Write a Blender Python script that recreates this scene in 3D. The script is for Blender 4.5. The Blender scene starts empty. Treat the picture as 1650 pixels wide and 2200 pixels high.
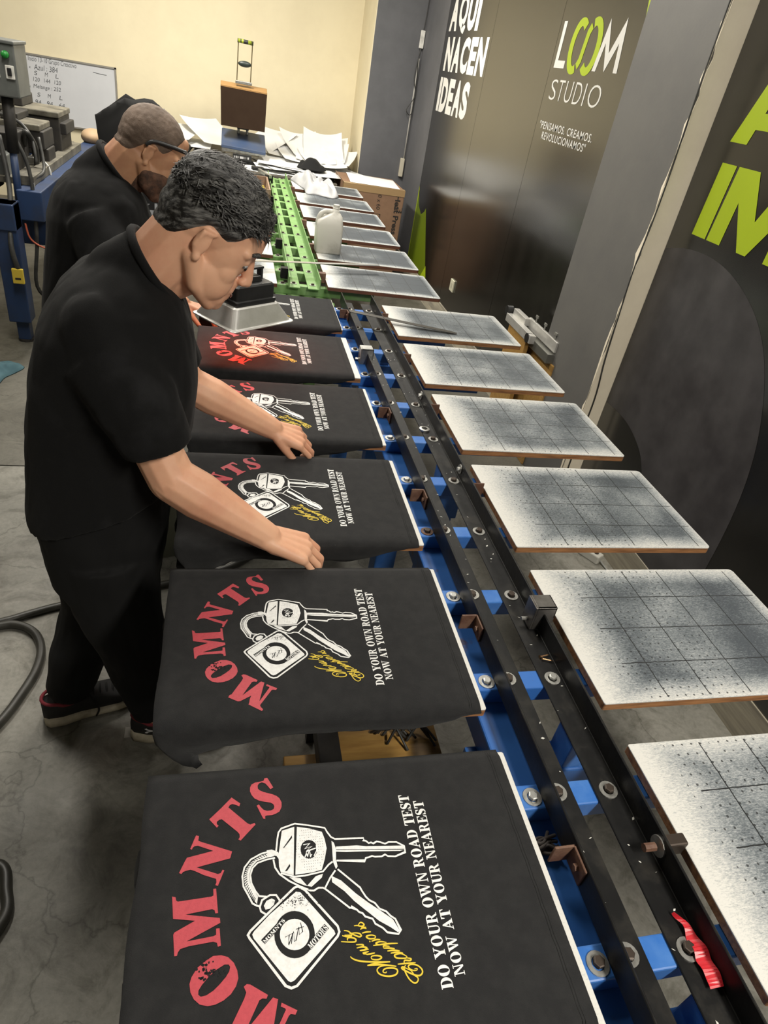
import bpy, bmesh, math, random
from mathutils import Vector, Matrix, noise as mnoise
random.seed(7)
SC = bpy.context.scene
COL = SC.collection
T = 0.80          # height of the printing boards above the floor
PI = math.pi

# ------------------------------------------------------------------ camera
cam_d = bpy.data.cameras.new('camera'); cam = bpy.data.objects.new('camera', cam_d); COL.objects.link(cam)
def rot3(a, b, c):
    return Matrix.Rotation(a, 3, 'Z') @ Matrix.Rotation(b, 3, 'X') @ Matrix.Rotation(c, 3, 'Y')
_R = rot3(-0.297318, -0.596279, -0.188878)
_M = Matrix((( _R[0][0], _R[0][2], -_R[0][1]), (_R[1][0], _R[1][2], -_R[1][1]), (_R[2][0], _R[2][2], -_R[2][1])))
cam.matrix_world = Matrix.Translation((-0.233248, 0.062849, 0.943381 + T)) @ _M.to_4x4()
cam_d.sensor_fit = 'VERTICAL'; cam_d.sensor_height = 36.0; cam_d.lens = 1388.494166 / 2200.0 * 36.0
cam_d.clip_start = 0.02; cam_d.clip_end = 60
SC.camera = cam

# ------------------------------------------------------------------ world, exposure
SC.view_settings.view_transform = 'Standard'; SC.view_settings.look = 'None'
SC.view_settings.gamma = 1.0; SC.view_settings.use_curve_mapping = False
SC.view_settings.exposure = 0.0
SC.cycles.use_denoising = True
SC.cycles.max_bounces = 6
W = bpy.data.worlds.new('world'); SC.world = W; W.use_nodes = True
W.node_tree.nodes['Background'].inputs[0].default_value = (0.9, 0.95, 1.0, 1)
W.node_tree.nodes['Background'].inputs[1].default_value = 0.05

# ceiling lights: (x, y, power)
CEIL_Z = 3.25
FIXTURES = [(-0.95, 3.0, 46), (-0.95, 6.0, 120), (1.0, -1.1, 120), (0.65, 2.6, 26), (0.65, 5.3, 75), (-2.9, 4.2, 24)]
LIGHT_COL = (1.0, 0.95, 0.86)

# ------------------------------------------------------------------ materials
MATS = {}
def mat(name, c, r=0.6, m=0.0, c2=None, sc=12.0, bump=0.0, bsc=None, spec=0.5, mix=(0.4, 0.65), stretch=None, coat=0.0, coatr=0.08, sss=0.0, trans=0.0, emit=None, estr=0.0, sheen=0.0, rvar=0.0):
    if name in MATS: return MATS[name]
    mt = bpy.data.materials.new(name); mt.use_nodes = True; MATS[name] = mt
    nt = mt.node_tree; N = nt.nodes; L = nt.links; b = N['Principled BSDF']
    b.inputs['Base Color'].default_value = (*c, 1); b.inputs['Roughness'].default_value = r
    b.inputs['Metallic'].default_value = m; b.inputs['Specular IOR Level'].default_value = spec
    b.inputs['Coat Weight'].default_value = coat; b.inputs['Coat Roughness'].default_value = coatr
    if sheen: b.inputs['Sheen Weight'].default_value = sheen; b.inputs['Sheen Roughness'].default_value = 0.5
    if sss: b.inputs['Subsurface Weight'].default_value = sss; b.inputs['Subsurface Radius'].default_value = (0.012, 0.005, 0.003); b.inputs['Subsurface Scale'].default_value = 1.0
    if trans: b.inputs['Transmission Weight'].default_value = trans
    if emit: b.inputs['Emission Color'].default_value = (*emit, 1); b.inputs['Emission Strength'].default_value = estr
    if c2 or bump or rvar:
        tc = N.new('ShaderNodeTexCoord'); mp = N.new('ShaderNodeMapping'); L.new(tc.outputs['Object'], mp.inputs[0])
        if stretch: mp.inputs['Scale'].default_value = stretch
    if c2 or rvar:
        n = N.new('ShaderNodeTexNoise'); n.inputs['Scale'].default_value = sc; n.inputs['Detail'].default_value = 7; n.inputs['Roughness'].default_value = 0.62
        L.new(mp.outputs[0], n.inputs[0])
        cr = N.new('ShaderNodeValToRGB'); cr.color_ramp.elements[0].position = mix[0]; cr.color_ramp.elements[1].position = mix[1]
        cr.color_ramp.elements[0].color = (*c, 1); cr.color_ramp.elements[1].color = (*(c2 or c), 1)
        L.new(n.outputs[0], cr.inputs[0])
        if c2: L.new(cr.outputs[0], b.inputs['Base Color'])
        if rvar:
            mr = N.new('ShaderNodeMapRange'); mr.inputs[3].default_value = r - rvar; mr.inputs[4].default_value = r + rvar
            L.new(n.outputs[0], mr.inputs[0]); L.new(mr.outputs[0], b.inputs['Roughness'])
    if bump:
        n2 = N.new('ShaderNodeTexNoise'); n2.inputs['Scale'].default_value = bsc or sc * 4; n2.inputs['Detail'].default_value = 5
        L.new(mp.outputs[0], n2.inputs[0])
        bp = N.new('ShaderNodeBump'); bp.inputs['Strength'].default_value = bump; bp.inputs['Distance'].default_value = 0.002
        L.new(n2.outputs[0], bp.inputs['Height']); L.new(bp.outputs[0], b.inputs['Normal'])
    return mt

def board_mat(name='board_paint', hz=0.82, rgh=0.42):
    mt = bpy.data.materials.new(name); mt.use_nodes = True; nt = mt.node_tree; N = nt.nodes; L = nt.links; b = N['Principled BSDF']
    b.inputs['Roughness'].default_value = rgh; b.inputs['Specular IOR Level'].default_value = 0.4
    tc = N.new('ShaderNodeTexCoord'); sx = N.new('ShaderNodeSeparateXYZ'); L.new(tc.outputs['Object'], sx.inputs[0])
    oi = N.new('ShaderNodeObjectInfo')
    def math_(op, a, bb=None, cl=False):
        n = N.new('ShaderNodeMath'); n.operation = op; n.use_clamp = cl
        for k, v in enumerate((a, bb)):
            if v is None: continue
            if isinstance(v, (int, float)): n.inputs[k].default_value = v
            else: L.new(v, n.inputs[k])
        return n.outputs[0]
    off = N.new('ShaderNodeVectorMath'); off.operation = 'ADD'; cmb = N.new('ShaderNodeCombineXYZ')
    r100 = math_('MULTIPLY', oi.outputs['Random'], 40.0); L.new(r100, cmb.inputs[0]); L.new(r100, cmb.inputs[2])
    L.new(tc.outputs['Object'], off.inputs[0]); L.new(cmb.outputs[0], off.inputs[1])
    def nz(scale, detail, rough, st=(1, 1, 1)):
        mp = N.new('ShaderNodeMapping'); mp.inputs['Scale'].default_value = st; L.new(off.outputs[0], mp.inputs[0])
        n = N.new('ShaderNodeTexNoise'); n.inputs['Scale'].default_value = scale; n.inputs['Detail'].default_value = detail; n.inputs['Roughness'].default_value = rough
        L.new(mp.outputs[0], n.inputs[0]); return n.outputs[0]
    X, Y = sx.outputs[0], sx.outputs[1]
    # ink haze: heavy in the middle, white towards the edges, broad and irregular
    ex = math_('MINIMUM', math_('MULTIPLY', math_('SUBTRACT', X, 0.012), 8.5), math_('MULTIPLY', math_('SUBTRACT', 0.60, X), 16.0))
    ey = math_('ADD', math_('MINIMUM', math_('MULTIPLY', Y, 14.0), math_('MULTIPLY', math_('SUBTRACT', 0.40, Y), 14.0)), 0.18)
    e = math_('MINIMUM', math_('MINIMUM', ex, ey), 1.0)
    big = nz(5.5, 3, 0.5)
    haze = math_('MULTIPLY', e, math_('ADD', math_('MULTIPLY', big, 1.5), 0.25))
    speck = nz(190, 4, 0.8, (1.0, 3.0, 1)); fine = nz(80, 6, 0.75, (1, 4, 1))
    v = math_('ADD', math_('MULTIPLY', haze, hz), math_('MULTIPLY', math_('SUBTRACT', speck, 0.5), 1.5))
    v = math_('ADD', v, math_('MULTIPLY', math_('SUBTRACT', fine, 0.5), 0.8))
    cr = N.new('ShaderNodeValToRGB'); L.new(v, cr.inputs[0])
    es = cr.color_ramp.elements; es[0].position = 0.05; es[0].color = (0.62, 0.61, 0.57, 1); es[1].position = 1.0; es[1].color = (0.06, 0.07, 0.08, 1)
    k = es.new(0.42); k.color = (0.36, 0.375, 0.375, 1); k = es.new(0.7); k.color = (0.17, 0.19, 0.20, 1)
    # ruled grid, 10 cm, hand drawn: width wobbles
    wob = math_('MULTIPLY', math_('SUBTRACT', nz(60, 2, 0.5), 0.5), 0.003)
    def lines(coord, o, lo, hi, other, lo2, hi2, wd):
        f = math_('FRACT', math_('MULTIPLY', math_('ADD', math_('SUBTRACT', coord, o), wob), 10.0))
        d = math_('MINIMUM', f, math_('SUBTRACT', 1.0, f))
        l = math_('LESS_THAN', d, wd)
        for (cc, a_, z_) in ((coord, lo, hi), (other, lo2, hi2)):
            l = math_('MULTIPLY', l, math_('MULTIPLY', math_('GREATER_THAN', cc, a_), math_('LESS_THAN', cc, z_)))
        return l
    l1 = lines(X, 0.0475, 0.12, 0.56, Y, 0.008, 0.392, 0.0125)
    l2 = lines(Y, 0.0985, 0.05, 0.35, X, 0.09, 0.575, 0.0125)
    ln = math_('MULTIPLY', math_('MAXIMUM', l1, l2), math_('GREATER_THAN', fine, 0.30))
    # pin marks in a 2 cm pattern at the near end
    fx = math_('FRACT', math_('MULTIPLY', math_('ADD', X, wob), 50.0)); fy = math_('FRACT', math_('MULTIPLY', math_('ADD', Y, wob), 50.0))
    dx = math_('SUBTRACT', fx, 0.5); dy = math_('SUBTRACT', fy, 0.5)
    dd = math_('ADD', math_('MULTIPLY', dx, dx), math_('MULTIPLY', dy, dy))
    dots = math_('MULTIPLY', math_('LESS_THAN', dd, 0.012), math_('MULTIPLY', math_('LESS_THAN', X, 0.34), math_('GREATER_THAN', X, 0.07)))
    dots = math_('MULTIPLY', dots, math_('GREATER_THAN', nz(25, 2, .5), 0.45))
    ln = math_('MAXIMUM', ln, math_('MULTIPLY', dots, 0.85))
    mx = N.new('ShaderNodeMix'); mx.data_type = 'RGBA'; L.new(ln, mx.inputs['Factor']); L.new(cr.outputs[0], mx.inputs['A']); mx.inputs['B'].default_value = (0.02, 0.021, 0.022, 1)
    L.new(mx.outputs['Result'], b.inputs['Base Color'])
    bp = N.new('ShaderNodeBump'); bp.inputs['Strength'].default_value = 0.25; bp.inputs['Distance'].default_value = 0.001; L.new(fine, bp.inputs['Height']); L.new(bp.outputs[0], b.inputs['Normal'])
    return mt

def floor_mat(name, ca, cb, stain):
    mt = bpy.data.materials.new(name); mt.use_nodes = True; nt = mt.node_tree; N = nt.nodes; L = nt.links; b = N['Principled BSDF']
    tc = N.new('ShaderNodeTexCoord')
    def nz(sc, det, ro, dist=0.0):
        n = N.new('ShaderNodeTexNoise'); n.inputs['Scale'].default_value = sc; n.inputs['Detail'].default_value = det; n.inputs['Roughness'].default_value = ro; n.inputs['Distortion'].default_value = dist
        L.new(tc.outputs['Object'], n.inputs[0]); return n.outputs[0]
    def ramp(i, p0, p1, c0, c1):
        cr = N.new('ShaderNodeValToRGB'); cr.color_ramp.elements[0].position = p0; cr.color_ramp.elements[1].position = p1
        cr.color_ramp.elements[0].color = (*c0, 1); cr.color_ramp.elements[1].color = (*c1, 1); L.new(i, cr.inputs[0]); return cr.outputs[0]
    def mul(a, c_, f):
        m = N.new('ShaderNodeMix'); m.data_type = 'RGBA'; m.blend_type = 'MULTIPLY'; m.inputs['Factor'].default_value = f; L.new(a, m.inputs['A']); L.new(c_, m.inputs['B']); return m.outputs['Result']
    base = ramp(nz(2.2, 8, 0.65, 0.6), 0.35, 0.68, ca, cb)
    st = ramp(nz(7.0, 9, 0.7, 1.2), 0.36, 0.52, stain, (1, 1, 1))
    c1 = mul(base, st, 0.75)
    c2 = mul(c1, ramp(nz(60, 4, 0.7), 0.3, 0.6, (0.75, 0.75, 0.74), (1.05, 1.05, 1.05)), 0.7)
    vo = N.new('ShaderNodeTexVoronoi'); vo.feature = 'DISTANCE_TO_EDGE'; vo.inputs['Scale'].default_value = 1.6
    mp = N.new('ShaderNodeVectorMath'); mp.operation = 'ADD'; nn = N.new('ShaderNodeTexNoise'); nn.inputs['Scale'].default_value = 4; nn.inputs['Detail'].default_value = 6
    L.new(tc.outputs['Object'], nn.inputs[0]); ml = N.new('ShaderNodeVectorMath'); ml.operation = 'SCALE'; ml.inputs['Scale'].default_value = 0.35; L.new(nn.outputs[1], ml.inputs[0])
    L.new(tc.outputs['Object'], mp.inputs[0]); L.new(ml.outputs[0], mp.inputs[1]); L.new(mp.outputs[0], vo.inputs['Vector'])
    crk = ramp(vo.outputs['Distance'], 0.0, 0.006, (0.45, 0.45, 0.42), (1, 1, 1))
    c3 = mul(c2, crk, 0.8)
    L.new(c3, b.inputs['Base Color'])
    mr = N.new('ShaderNodeMapRange'); mr.inputs[3].default_value = 0.32; mr.inputs[4].default_value = 0.75; L.new(nz(5, 6, .6), mr.inputs[0]); L.new(mr.outputs[0], b.inputs['Roughness'])
    bp = N.new('ShaderNodeBump'); bp.inputs['Strength'].default_value = 0.2; bp.inputs['Distance'].default_value = 0.003; L.new(nz(35, 6, .7), bp.inputs['Height']); L.new(bp.outputs[0], b.inputs['Normal'])
    return mt

# ------------------------------------------------------------------ geometry helpers
def wloc(o):
    v = Vector((0, 0, 0))
    while o is not None: v = v + o.location; o = o.parent
    return v
class MB:
    def __init__(s): s.v = []; s.f = []
    def add(s, vs, fs):
        n = len(s.v); s.v += [tuple(v) for v in vs]; s.f += [tuple(i + n for i in f) for f in fs]; return s
    def box(s, x0, x1, y0, y1, z0, z1):
        return s.add([(x0, y0, z0), (x1, y0, z0), (x1, y1, z0), (x0, y1, z0), (x0, y0, z1), (x1, y0, z1), (x1, y1, z1), (x0, y1, z1)],
                     [(0, 3, 2, 1), (4, 5, 6, 7), (0, 1, 5, 4), (1, 2, 6, 5), (2, 3, 7, 6), (3, 0, 4, 7)])
    def obox(s, c, ax, ay, az, hx, hy, hz):
        c = Vector(c); ax = Vector(ax).normalized() * hx; ay = Vector(ay).normalized() * hy; az = Vector(az).normalized() * hz
        return s.add([c + i * ax + j * ay + k * az for k in (-1, 1) for i, j in ((-1, -1), (1, -1), (1, 1), (-1, 1))],
                     [(0, 3, 2, 1), (4, 5, 6, 7), (0, 1, 5, 4), (1, 2, 6, 5), (2, 3, 7, 6), (3, 0, 4, 7)])
    def tube(s, pts, r, n=10, cap=True):
        pts = [Vector(p) for p in pts]; rs = r if isinstance(r, (list, tuple)) else [r] * len(pts)
        rings = []; up = None
        for i, p in enumerate(pts):
            d = (pts[min(i + 1, len(pts) - 1)] - pts[max(i - 1, 0)]).normalized()
            if up is None:
                up = d.orthogonal().normalized()
            up = (up - d * up.dot(d)).normalized(); sd = d.cross(up)
            rings.append([p + (up * math.cos(2 * PI * k / n) + sd * math.sin(2 * PI * k / n)) * rs[i] for k in range(n)])
        return s.loft(rings, cap)
    def loft(s, rings, cap=True, closed=True):
        n = len(rings[0]); vs = [v for r in rings for v in r]; fs = []
        for i in range(len(rings) - 1):
            for k in range(n if closed else n - 1):
                a = i * n + k; b_ = i * n + (k + 1) % n; fs.append((a, b_, b_ + n, a + n))
        if cap and closed: fs.append(tuple(range(n - 1, -1, -1))); fs.append(tuple((len(rings) - 1) * n + k for k in range(n)))
        return s.add(vs, fs)
    def cyl(s, p0, p1, r, n=14, r2=None): return s.tube([p0, p1], [r, r if r2 is None else r2], n)
    def ell(s, c, rad, M=None, nu=16, nv=10):
        c = Vector(c); M = M or Matrix.Identity(3); rings = []
        vs = []; fs = []
        for j in range(1, nv):
            th = PI * j / nv
            for i in range(nu):
                ph = 2 * PI * i / nu
                vs.append(c + M @ Vector((rad[0] * math.sin(th) * math.cos(ph), rad[1] * math.sin(th) * math.sin(ph), rad[2] * math.cos(th))))
        vs.append(c + M @ Vector((0, 0, rad[2]))); vs.append(c + M @ Vector((0, 0, -rad[2])))
        for j in range(nv - 2):
            for i in range(nu):
                a = j * nu + i; b_ = j * nu + (i + 1) % nu; fs.append((a, a + nu, b_ + nu, b_))
        t = (nv - 1) * nu; 
        for i in range(nu):
            fs.append((t, i, (i + 1) % nu)); fs.append((t + 1, (nv - 2) * nu + (i + 1) % nu, (nv - 2) * nu + i))
        return s.add(vs, fs)
    def caps(s, p0, p1, r0, r1, n=12):
        p0 = Vector(p0); p1 = Vector(p1); d = (p1 - p0); L_ = d.length or 1e-6; d = d / L_
        pts = []; rs = []
        for k in range(5):
            a = PI / 2 * k / 4.0; pts.append(p0 - d * r0 * math.cos(a)); rs.append(max(r0 * math.sin(a), 1e-4))
        for k in range(5):
            a = PI / 2 * k / 4.0; pts.append(p1 + d * r1 * math.sin(a)); rs.append(max(r1 * math.cos(a), 1e-4))
        return s.tube(pts, rs, n)
    def lathe(s, c, prof, n=20, ax=None):
        c = Vector(c); rings = [[c + Vector((r * math.cos(2 * PI * k / n), r * math.sin(2 * PI * k / n), z)) for k in range(n)] for r, z in prof]
        return s.loft(rings)
    def prism(s, poly, o, ux, uy, un, h):
        o = Vector(o); ux = Vector(ux); uy = Vector(uy); un = Vector(un); n = len(poly)
        vs = [o + ux * x + uy * y for x, y in poly] + [o + ux * x + uy * y + un * h for x, y in poly]
        return s.add(vs, [tuple(range(n - 1, -1, -1)), tuple(range(n, 2 * n))] + [(k, (k + 1) % n, n + (k + 1) % n, n + k) for k in range(n)])
    def ribbon(s, pts, w, o, ux, uy, closed=False, z=0.0, un=(0, 0, 1)):
        n = len(pts); o = Vector(o); ux = Vector(ux); uy = Vector(uy); un = Vector(un); vs = []; fs = []
        for i in range(n):
            a = Vector(pts[(i - 1) % n] if closed or i > 0 else pts[i]); c_ = Vector(pts[(i + 1) % n] if closed or i < n - 1 else pts[i]); p = Vector(pts[i])
            d = c_ - a
            if d.length < 1e-9: d = Vector((1, 0))
            d.normalize(); nn = Vector((-d.y, d.x)); k = 1.0
            if (closed or 0 < i < n - 1):
                d1 = (p - a); 
                if d1.length > 1e-9: k = 1.0 / max(0.55, abs(d1.normalized().dot(d)))
            ww = (w[i] if isinstance(w, (list, tuple)) else w) * 0.5 * k
            for sg in (1, -1):
                q = p + nn * ww * sg; vs.append(o + ux * q.x + uy * q.y + un * z)
        m = n if closed else n - 1
        for i in range(m):
            j = (i + 1) % n; fs.append((2 * i, 2 * i + 1, 2 * j + 1, 2 * j))
        return s.add(vs, fs)
    def build(s, name, mt, parent=None, smooth=False, bev=0.0, loc=None, recalc=True, seg=2):
        me = bpy.data.meshes.new(name)
        if parent is not None: o_ = wloc(parent)
        elif loc is not None: o_ = Vector(loc)
        else:
            xs = [v[0] for v in s.v]; ys = [v[1] for v in s.v]; zs = [v[2] for v in s.v]
            o_ = Vector(((min(xs) + max(xs)) / 2, (min(ys) + max(ys)) / 2, min(zs)))
        me.from_pydata([(v[0] - o_.x, v[1] - o_.y, v[2] - o_.z) for v in s.v], [], s.f)
        if recalc:
            bm = bmesh.new(); bm.from_mesh(me); bmesh.ops.recalc_face_normals(bm, faces=bm.faces); bm.to_mesh(me); bm.free()
        me.update()
        if smooth:
            for p in me.polygons: p.use_smooth = True
        me.materials.append(mt)
        ob = bpy.data.objects.new(name, me); COL.objects.link(ob)
        if parent is not None: ob.parent = parent
        else: ob.location = o_
        if bev:
            b_ = ob.modifiers.new('bevel', 'BEVEL'); b_.width = bev; b_.segments = seg; b_.limit_method = 'ANGLE'; b_.angle_limit = math.radians(40)
        return ob
def tag(o, label=None, cat=None, group=None, kind=None):
    if label: o['label'] = label
    if cat: o['category'] = cat
    if group: o['group'] = group
    if kind: o['kind'] = kind
    return o
def empty(name, loc, label, cat, group=None):
    o = bpy.data.objects.new(name, None); o.empty_display_size = 0.05; COL.objects.link(o); o.location = loc
    return tag(o, label, cat, group)
def sub(name, parent, loc):
    o = bpy.data.objects.new(name, None); COL.objects.link(o); o.parent = parent; o.location = Vector(loc) - wloc(parent); return o
def copy_tree(o, parent=None):
    c = o.copy(); COL.objects.link(c); c.parent = parent
    for ch in list(o.children): copy_tree(ch, c)
    return c
def meshobj(name, me, mt, parent=None, loc=(0, 0, 0)):
    ob = bpy.data.objects.new(name, me); COL.objects.link(ob); ob.location = loc
    if parent is not None: ob.parent = parent
    if mt is not None and not me.materials: me.materials.append(mt)
    return ob
def bez(pts, n=8):
    """Catmull-Rom through pts"""
    P = [Vector(p) for p in pts]; out = []
    for i in range(len(P) - 1):
        p0 = P[max(i - 1, 0)]; p1 = P[i]; p2 = P[i + 1]; p3 = P[min(i + 2, len(P) - 1)]
        for k in range(n):
            t = k / n
            out.append(0.5 * ((2 * p1) + (p2 - p0) * t + (2 * p0 - 5 * p1 + 4 * p2 - p3) * t * t + (3 * p1 - p0 - 3 * p2 + p3) * t ** 3))
    out.append(P[-1]); return out

def flat_fill(loops):
    """fill closed 2D loops (even-odd) -> verts2d, faces"""
    cu = bpy.data.curves.new('tmp', 'CURVE'); cu.dimensions = '2D'; cu.fill_mode = 'BOTH'
    for lp in loops:
        sp = cu.splines.new('POLY'); sp.points.add(len(lp) - 1); sp.use_cyclic_u = True
        for p, q in zip(sp.points, lp): p.co = (q[0], q[1], 0, 1)
    ob = bpy.data.objects.new('tmp', cu); me = ob.to_mesh()
    vs = [(v.co.x, v.co.y) for v in me.vertices]; fs = [tuple(p.vertices) for p in me.polygons]
    ob.to_mesh_clear(); bpy.data.objects.remove(ob); bpy.data.curves.remove(cu)
    return vs, fs
def text2d(body, bold=0.0, shear=0.0, space=1.0):
    cu = bpy.data.curves.new('tmp', 'FONT'); cu.body = body; cu.offset = bold; cu.shear = shear; cu.space_character = space; cu.resolution_u = 4
    ob = bpy.data.objects.new('tmp', cu); COL.objects.link(ob)
    dg = bpy.context.evaluated_depsgraph_get(); me = bpy.data.meshes.new_from_object(ob.evaluated_get(dg))
    vs = [(v.co.x, v.co.y) for v in me.vertices]; fs = [tuple(p.vertices) for p in me.polygons]
    bpy.data.objects.remove(ob); bpy.data.curves.remove(cu); bpy.data.meshes.remove(me)
    return vs, fs
def fit_text(mb, body, o, ux, uy, w, h, bold=0.0, shear=0.0, space=1.0, un=(0, 0, 0), ref=None):
    """put text so its bounding box fills w x h from o along ux, uy"""
    vs, fs = text2d(body, bold, shear, space)
    x0 = min(v[0] for v in vs); x1 = max(v[0] for v in vs); y0 = min(v[1] for v in vs); y1 = max(v[1] for v in vs)
    o = Vector(o); ux = Vector(ux); uy = Vector(uy)
    mb.add([o + ux * ((v[0] - x0) / (x1 - x0) * w) + uy * ((v[1] - y0) / (y1 - y0) * h) for v in vs], fs)

# common materials
M_wood = mat('pallet_wood', (0.36, 0.17, 0.065), 0.6, c2=(0.17, 0.075, 0.03), sc=18, bump=0.3, stretch=(0.6, 6, 6))
M_woodd = mat('pallet_wood_dark', (0.16, 0.06, 0.03), 0.6, c2=(0.085, 0.032, 0.018), sc=18, bump=0.3, stretch=(0.6, 6, 6))
M_board = board_mat()
M_boardg = board_mat('board_paint_worn', 1.12, 0.55)
M_white = mat('white_paint', (0.72, 0.71, 0.66), 0.5, c2=(0.5, 0.49, 0.45), sc=30)
M_blue = mat('blue_enamel', (0.030, 0.13, 0.42), 0.38, c2=(0.055, 0.17, 0.46), sc=22, bump=0.15, rvar=0.12)
M_bluer = mat('blue_enamel_rusty', (0.030, 0.13, 0.42), 0.42, c2=(0.10, 0.055, 0.035), sc=9, mix=(0.60, 0.70), bump=0.2)
M_green = mat('green_enamel', (0.165, 0.32, 0.095), 0.5, c2=(0.22, 0.36, 0.15), sc=22, bump=0.15)
M_blksteel = mat('black_steel', (0.007, 0.007, 0.007), 0.42, c2=(0.030, 0.027, 0.022), sc=16, bump=0.25, rvar=0.15, mix=(0.5, 0.8), spec=.3)
M_rust = mat('rusty_steel', (0.10, 0.045, 0.026), 0.65, c2=(0.17, 0.095, 0.06), sc=30, bump=0.4)
M_steel = mat('bare_steel', (0.42, 0.42, 0.40), 0.38, m=0.9, c2=(0.28, 0.27, 0.25), sc=30, bump=0.2)
M_zinc = mat('zinc', (0.55, 0.55, 0.52), 0.4, m=0.85, c2=(0.38, 0.37, 0.34), sc=60)
M_boltd = mat('dark_bolt', (0.06, 0.045, 0.035), 0.5, m=0.6)
M_blackpl = mat('black_plastic', (0.012, 0.012, 0.012), 0.45)
M_rubber = mat('black_rubber', (0.02, 0.02, 0.018), 0.55, c2=(0.05, 0.05, 0.045), sc=12)
M_cream = mat('cream_wall', (0.74, 0.66, 0.46), 0.8, c2=(0.70, 0.62, 0.43), sc=3, bump=0.08, bsc=90)
M_grey = mat('grey_wall', (0.115, 0.115, 0.122), 0.6, c2=(0.095, 0.096, 0.102), sc=4, bump=0.1, bsc=70)
M_grey2 = mat('grey_wall_column', (0.125, 0.121, 0.112), 0.6, c2=(0.108, 0.105, 0.10), sc=3, bump=0.12, bsc=70)
M_paper = mat('paper', (0.78, 0.78, 0.76), 0.75, c2=(0.70, 0.70, 0.69), sc=4)
# ================================================================== THE SETTING
XW = 1.55; YB = 8.2; XL = -4.6; YF = -2.6; YSEAM = 2.83
M_floor = floor_mat('concrete_floor', (0.155, 0.15, 0.128), (0.27, 0.26, 0.225), (0.45, 0.44, 0.40))
M_floor2 = floor_mat('concrete_floor_old', (0.075, 0.07, 0.055), (0.125, 0.118, 0.095), (0.5, 0.5, 0.46))
M_dim = mat('dim_grey_paint', (0.16, 0.15, 0.13), 0.85)
def struct(mb, name, mt, **k): return tag(mb.build(name, mt, **k), kind='structure')
struct(MB().box(XL, 1.75, YF, YSEAM - .004, -0.1, 0), 'floor', M_floor, loc=(0, 0, 0))
struct(MB().box(XL, 1.75, YSEAM + .004, YB + .1, -0.1, 0), 'floor', M_floor2, loc=(0, YSEAM, 0))
struct(MB().box(XL, 1.75, YSEAM - .004, YSEAM + .004, -0.1, -0.006), 'floor', M_rubber, loc=(0, YSEAM, 0))
struct(MB().box(XL, 1.75, YB, YB + .15, 0, CEIL_Z), 'wall_back', M_cream)
struct(MB().box(XL - .15, XL, YF, YB + .15, 0, CEIL_Z), 'wall_left', M_dim)
struct(MB().box(XL, 1.75, YF - .15, YF, 0, CEIL_Z), 'wall_front', M_dim)
struct(MB().box(XL, 1.75, YF, YB, CEIL_Z, CEIL_Z + .12), 'ceiling', mat('ceiling_paint', (0.62, 0.6, 0.55), 0.85))
struct(MB().box(XW, XW + .2, YF, YB, 0, CEIL_Z), 'wall_right', M_grey)
# beige unpainted foot of the right wall
struct(MB().box(XW - .012, XW, YF, 7.49, 0, 0.165), 'baseboard_right', mat('bare_plaster', (0.40, 0.36, 0.27), 0.8, c2=(0.22, 0.20, 0.16), sc=6, stretch=(1, .4, 5)))
# near column: grey front, cream flank; far column: grey front, cream flank
M_colflank = mat('cream_flank', (0.84, 0.76, 0.60), 0.75, c2=(0.78, 0.70, 0.55), sc=5, bump=0.1)
col = MB().box(1.44, XW, 2.631, 3.19, 0, CEIL_Z); struct(col, 'wall_right_column', M_grey2)
# ragged cream paint on the flank, overlapping the corner
random.seed(3); prof = []
pts = [(1.4385, 0.0)]; z = 0.0
while z < CEIL_Z:
    pts.append((1.440 + max(-0.001, random.gauss(0.002, 0.003)), z)); z += random.uniform(0.02, 0.07)
pts.append((1.44, CEIL_Z)); pts += [(XW, CEIL_Z), (XW, 0)]
fl = MB().prism([(p[0], p[1]) for p in pts[1:]], (0, 2.631, 0), (1, 0, 0), (0, 0, 1), (0, -1, 0), 0.004); struct(fl, 'wall_right_flank', M_colflank)
# strip of cream paint that runs over on to the grey face of the column
ptsb = [(2.631, 0.0)]; z = 0.0
while z < CEIL_Z:
    ptsb.append((2.631 + max(0.0, random.gauss(0.006, 0.009)), z)); z += random.uniform(0.03, 0.09)
ptsb += [(2.631, CEIL_Z)]
struct(MB().prism(ptsb, (1.44, 0, 0), (0, 1, 0), (0, 0, 1), (-1, 0, 0), 0.0012), 'trim_1', M_colflank)
struct(MB().box(1.07, XW, 7.49, YB, 0, CEIL_Z), 'wall_back_column', M_grey)
struct(MB().box(1.062, 1.07, 7.492, YB, 0, CEIL_Z), 'wall_back_flank', M_cream)

# ---------------- black printed panels on the right wall
M_panel = mat('black_vinyl', (0.006, 0.0057, 0.005), 0.2, c2=(0.010, 0.0092, 0.008), sc=5, spec=0.8, rvar=0.04, bump=0.02, bsc=6, stretch=(1, 1, .25), coat=0.7, coatr=0.2)
M_panelg = mat('charcoal_print', (0.036, 0.033, 0.035), 0.36, c2=(0.062, 0.058, 0.060), sc=7, spec=0.5, rvar=0.1, bump=0.05, bsc=14, mix=(0.35, 0.7))
M_lime = mat('lime_vinyl', (0.36, 0.47, 0.012), 0.35)
M_limed = mat('olive_print', (0.13, 0.18, 0.008), 0.3)
M_letter = mat('white_vinyl', (0.66, 0.65, 0.61), 0.45)
far = empty('printed_wall_panel', (XW - .006, 5.0, 0.17), 'glossy black panel lettered LOOM STUDIO between the two grey columns', 'wall panel')
PX = XW - 0.006
edges = [6.72, 5.453, 4.30, 3.195]
for k in range(3):
    MB().box(PX, XW, edges[k + 1] + .0016, edges[k] - .0016, 0.17, CEIL_Z - .02).build('panel', M_panel, far)
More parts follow.
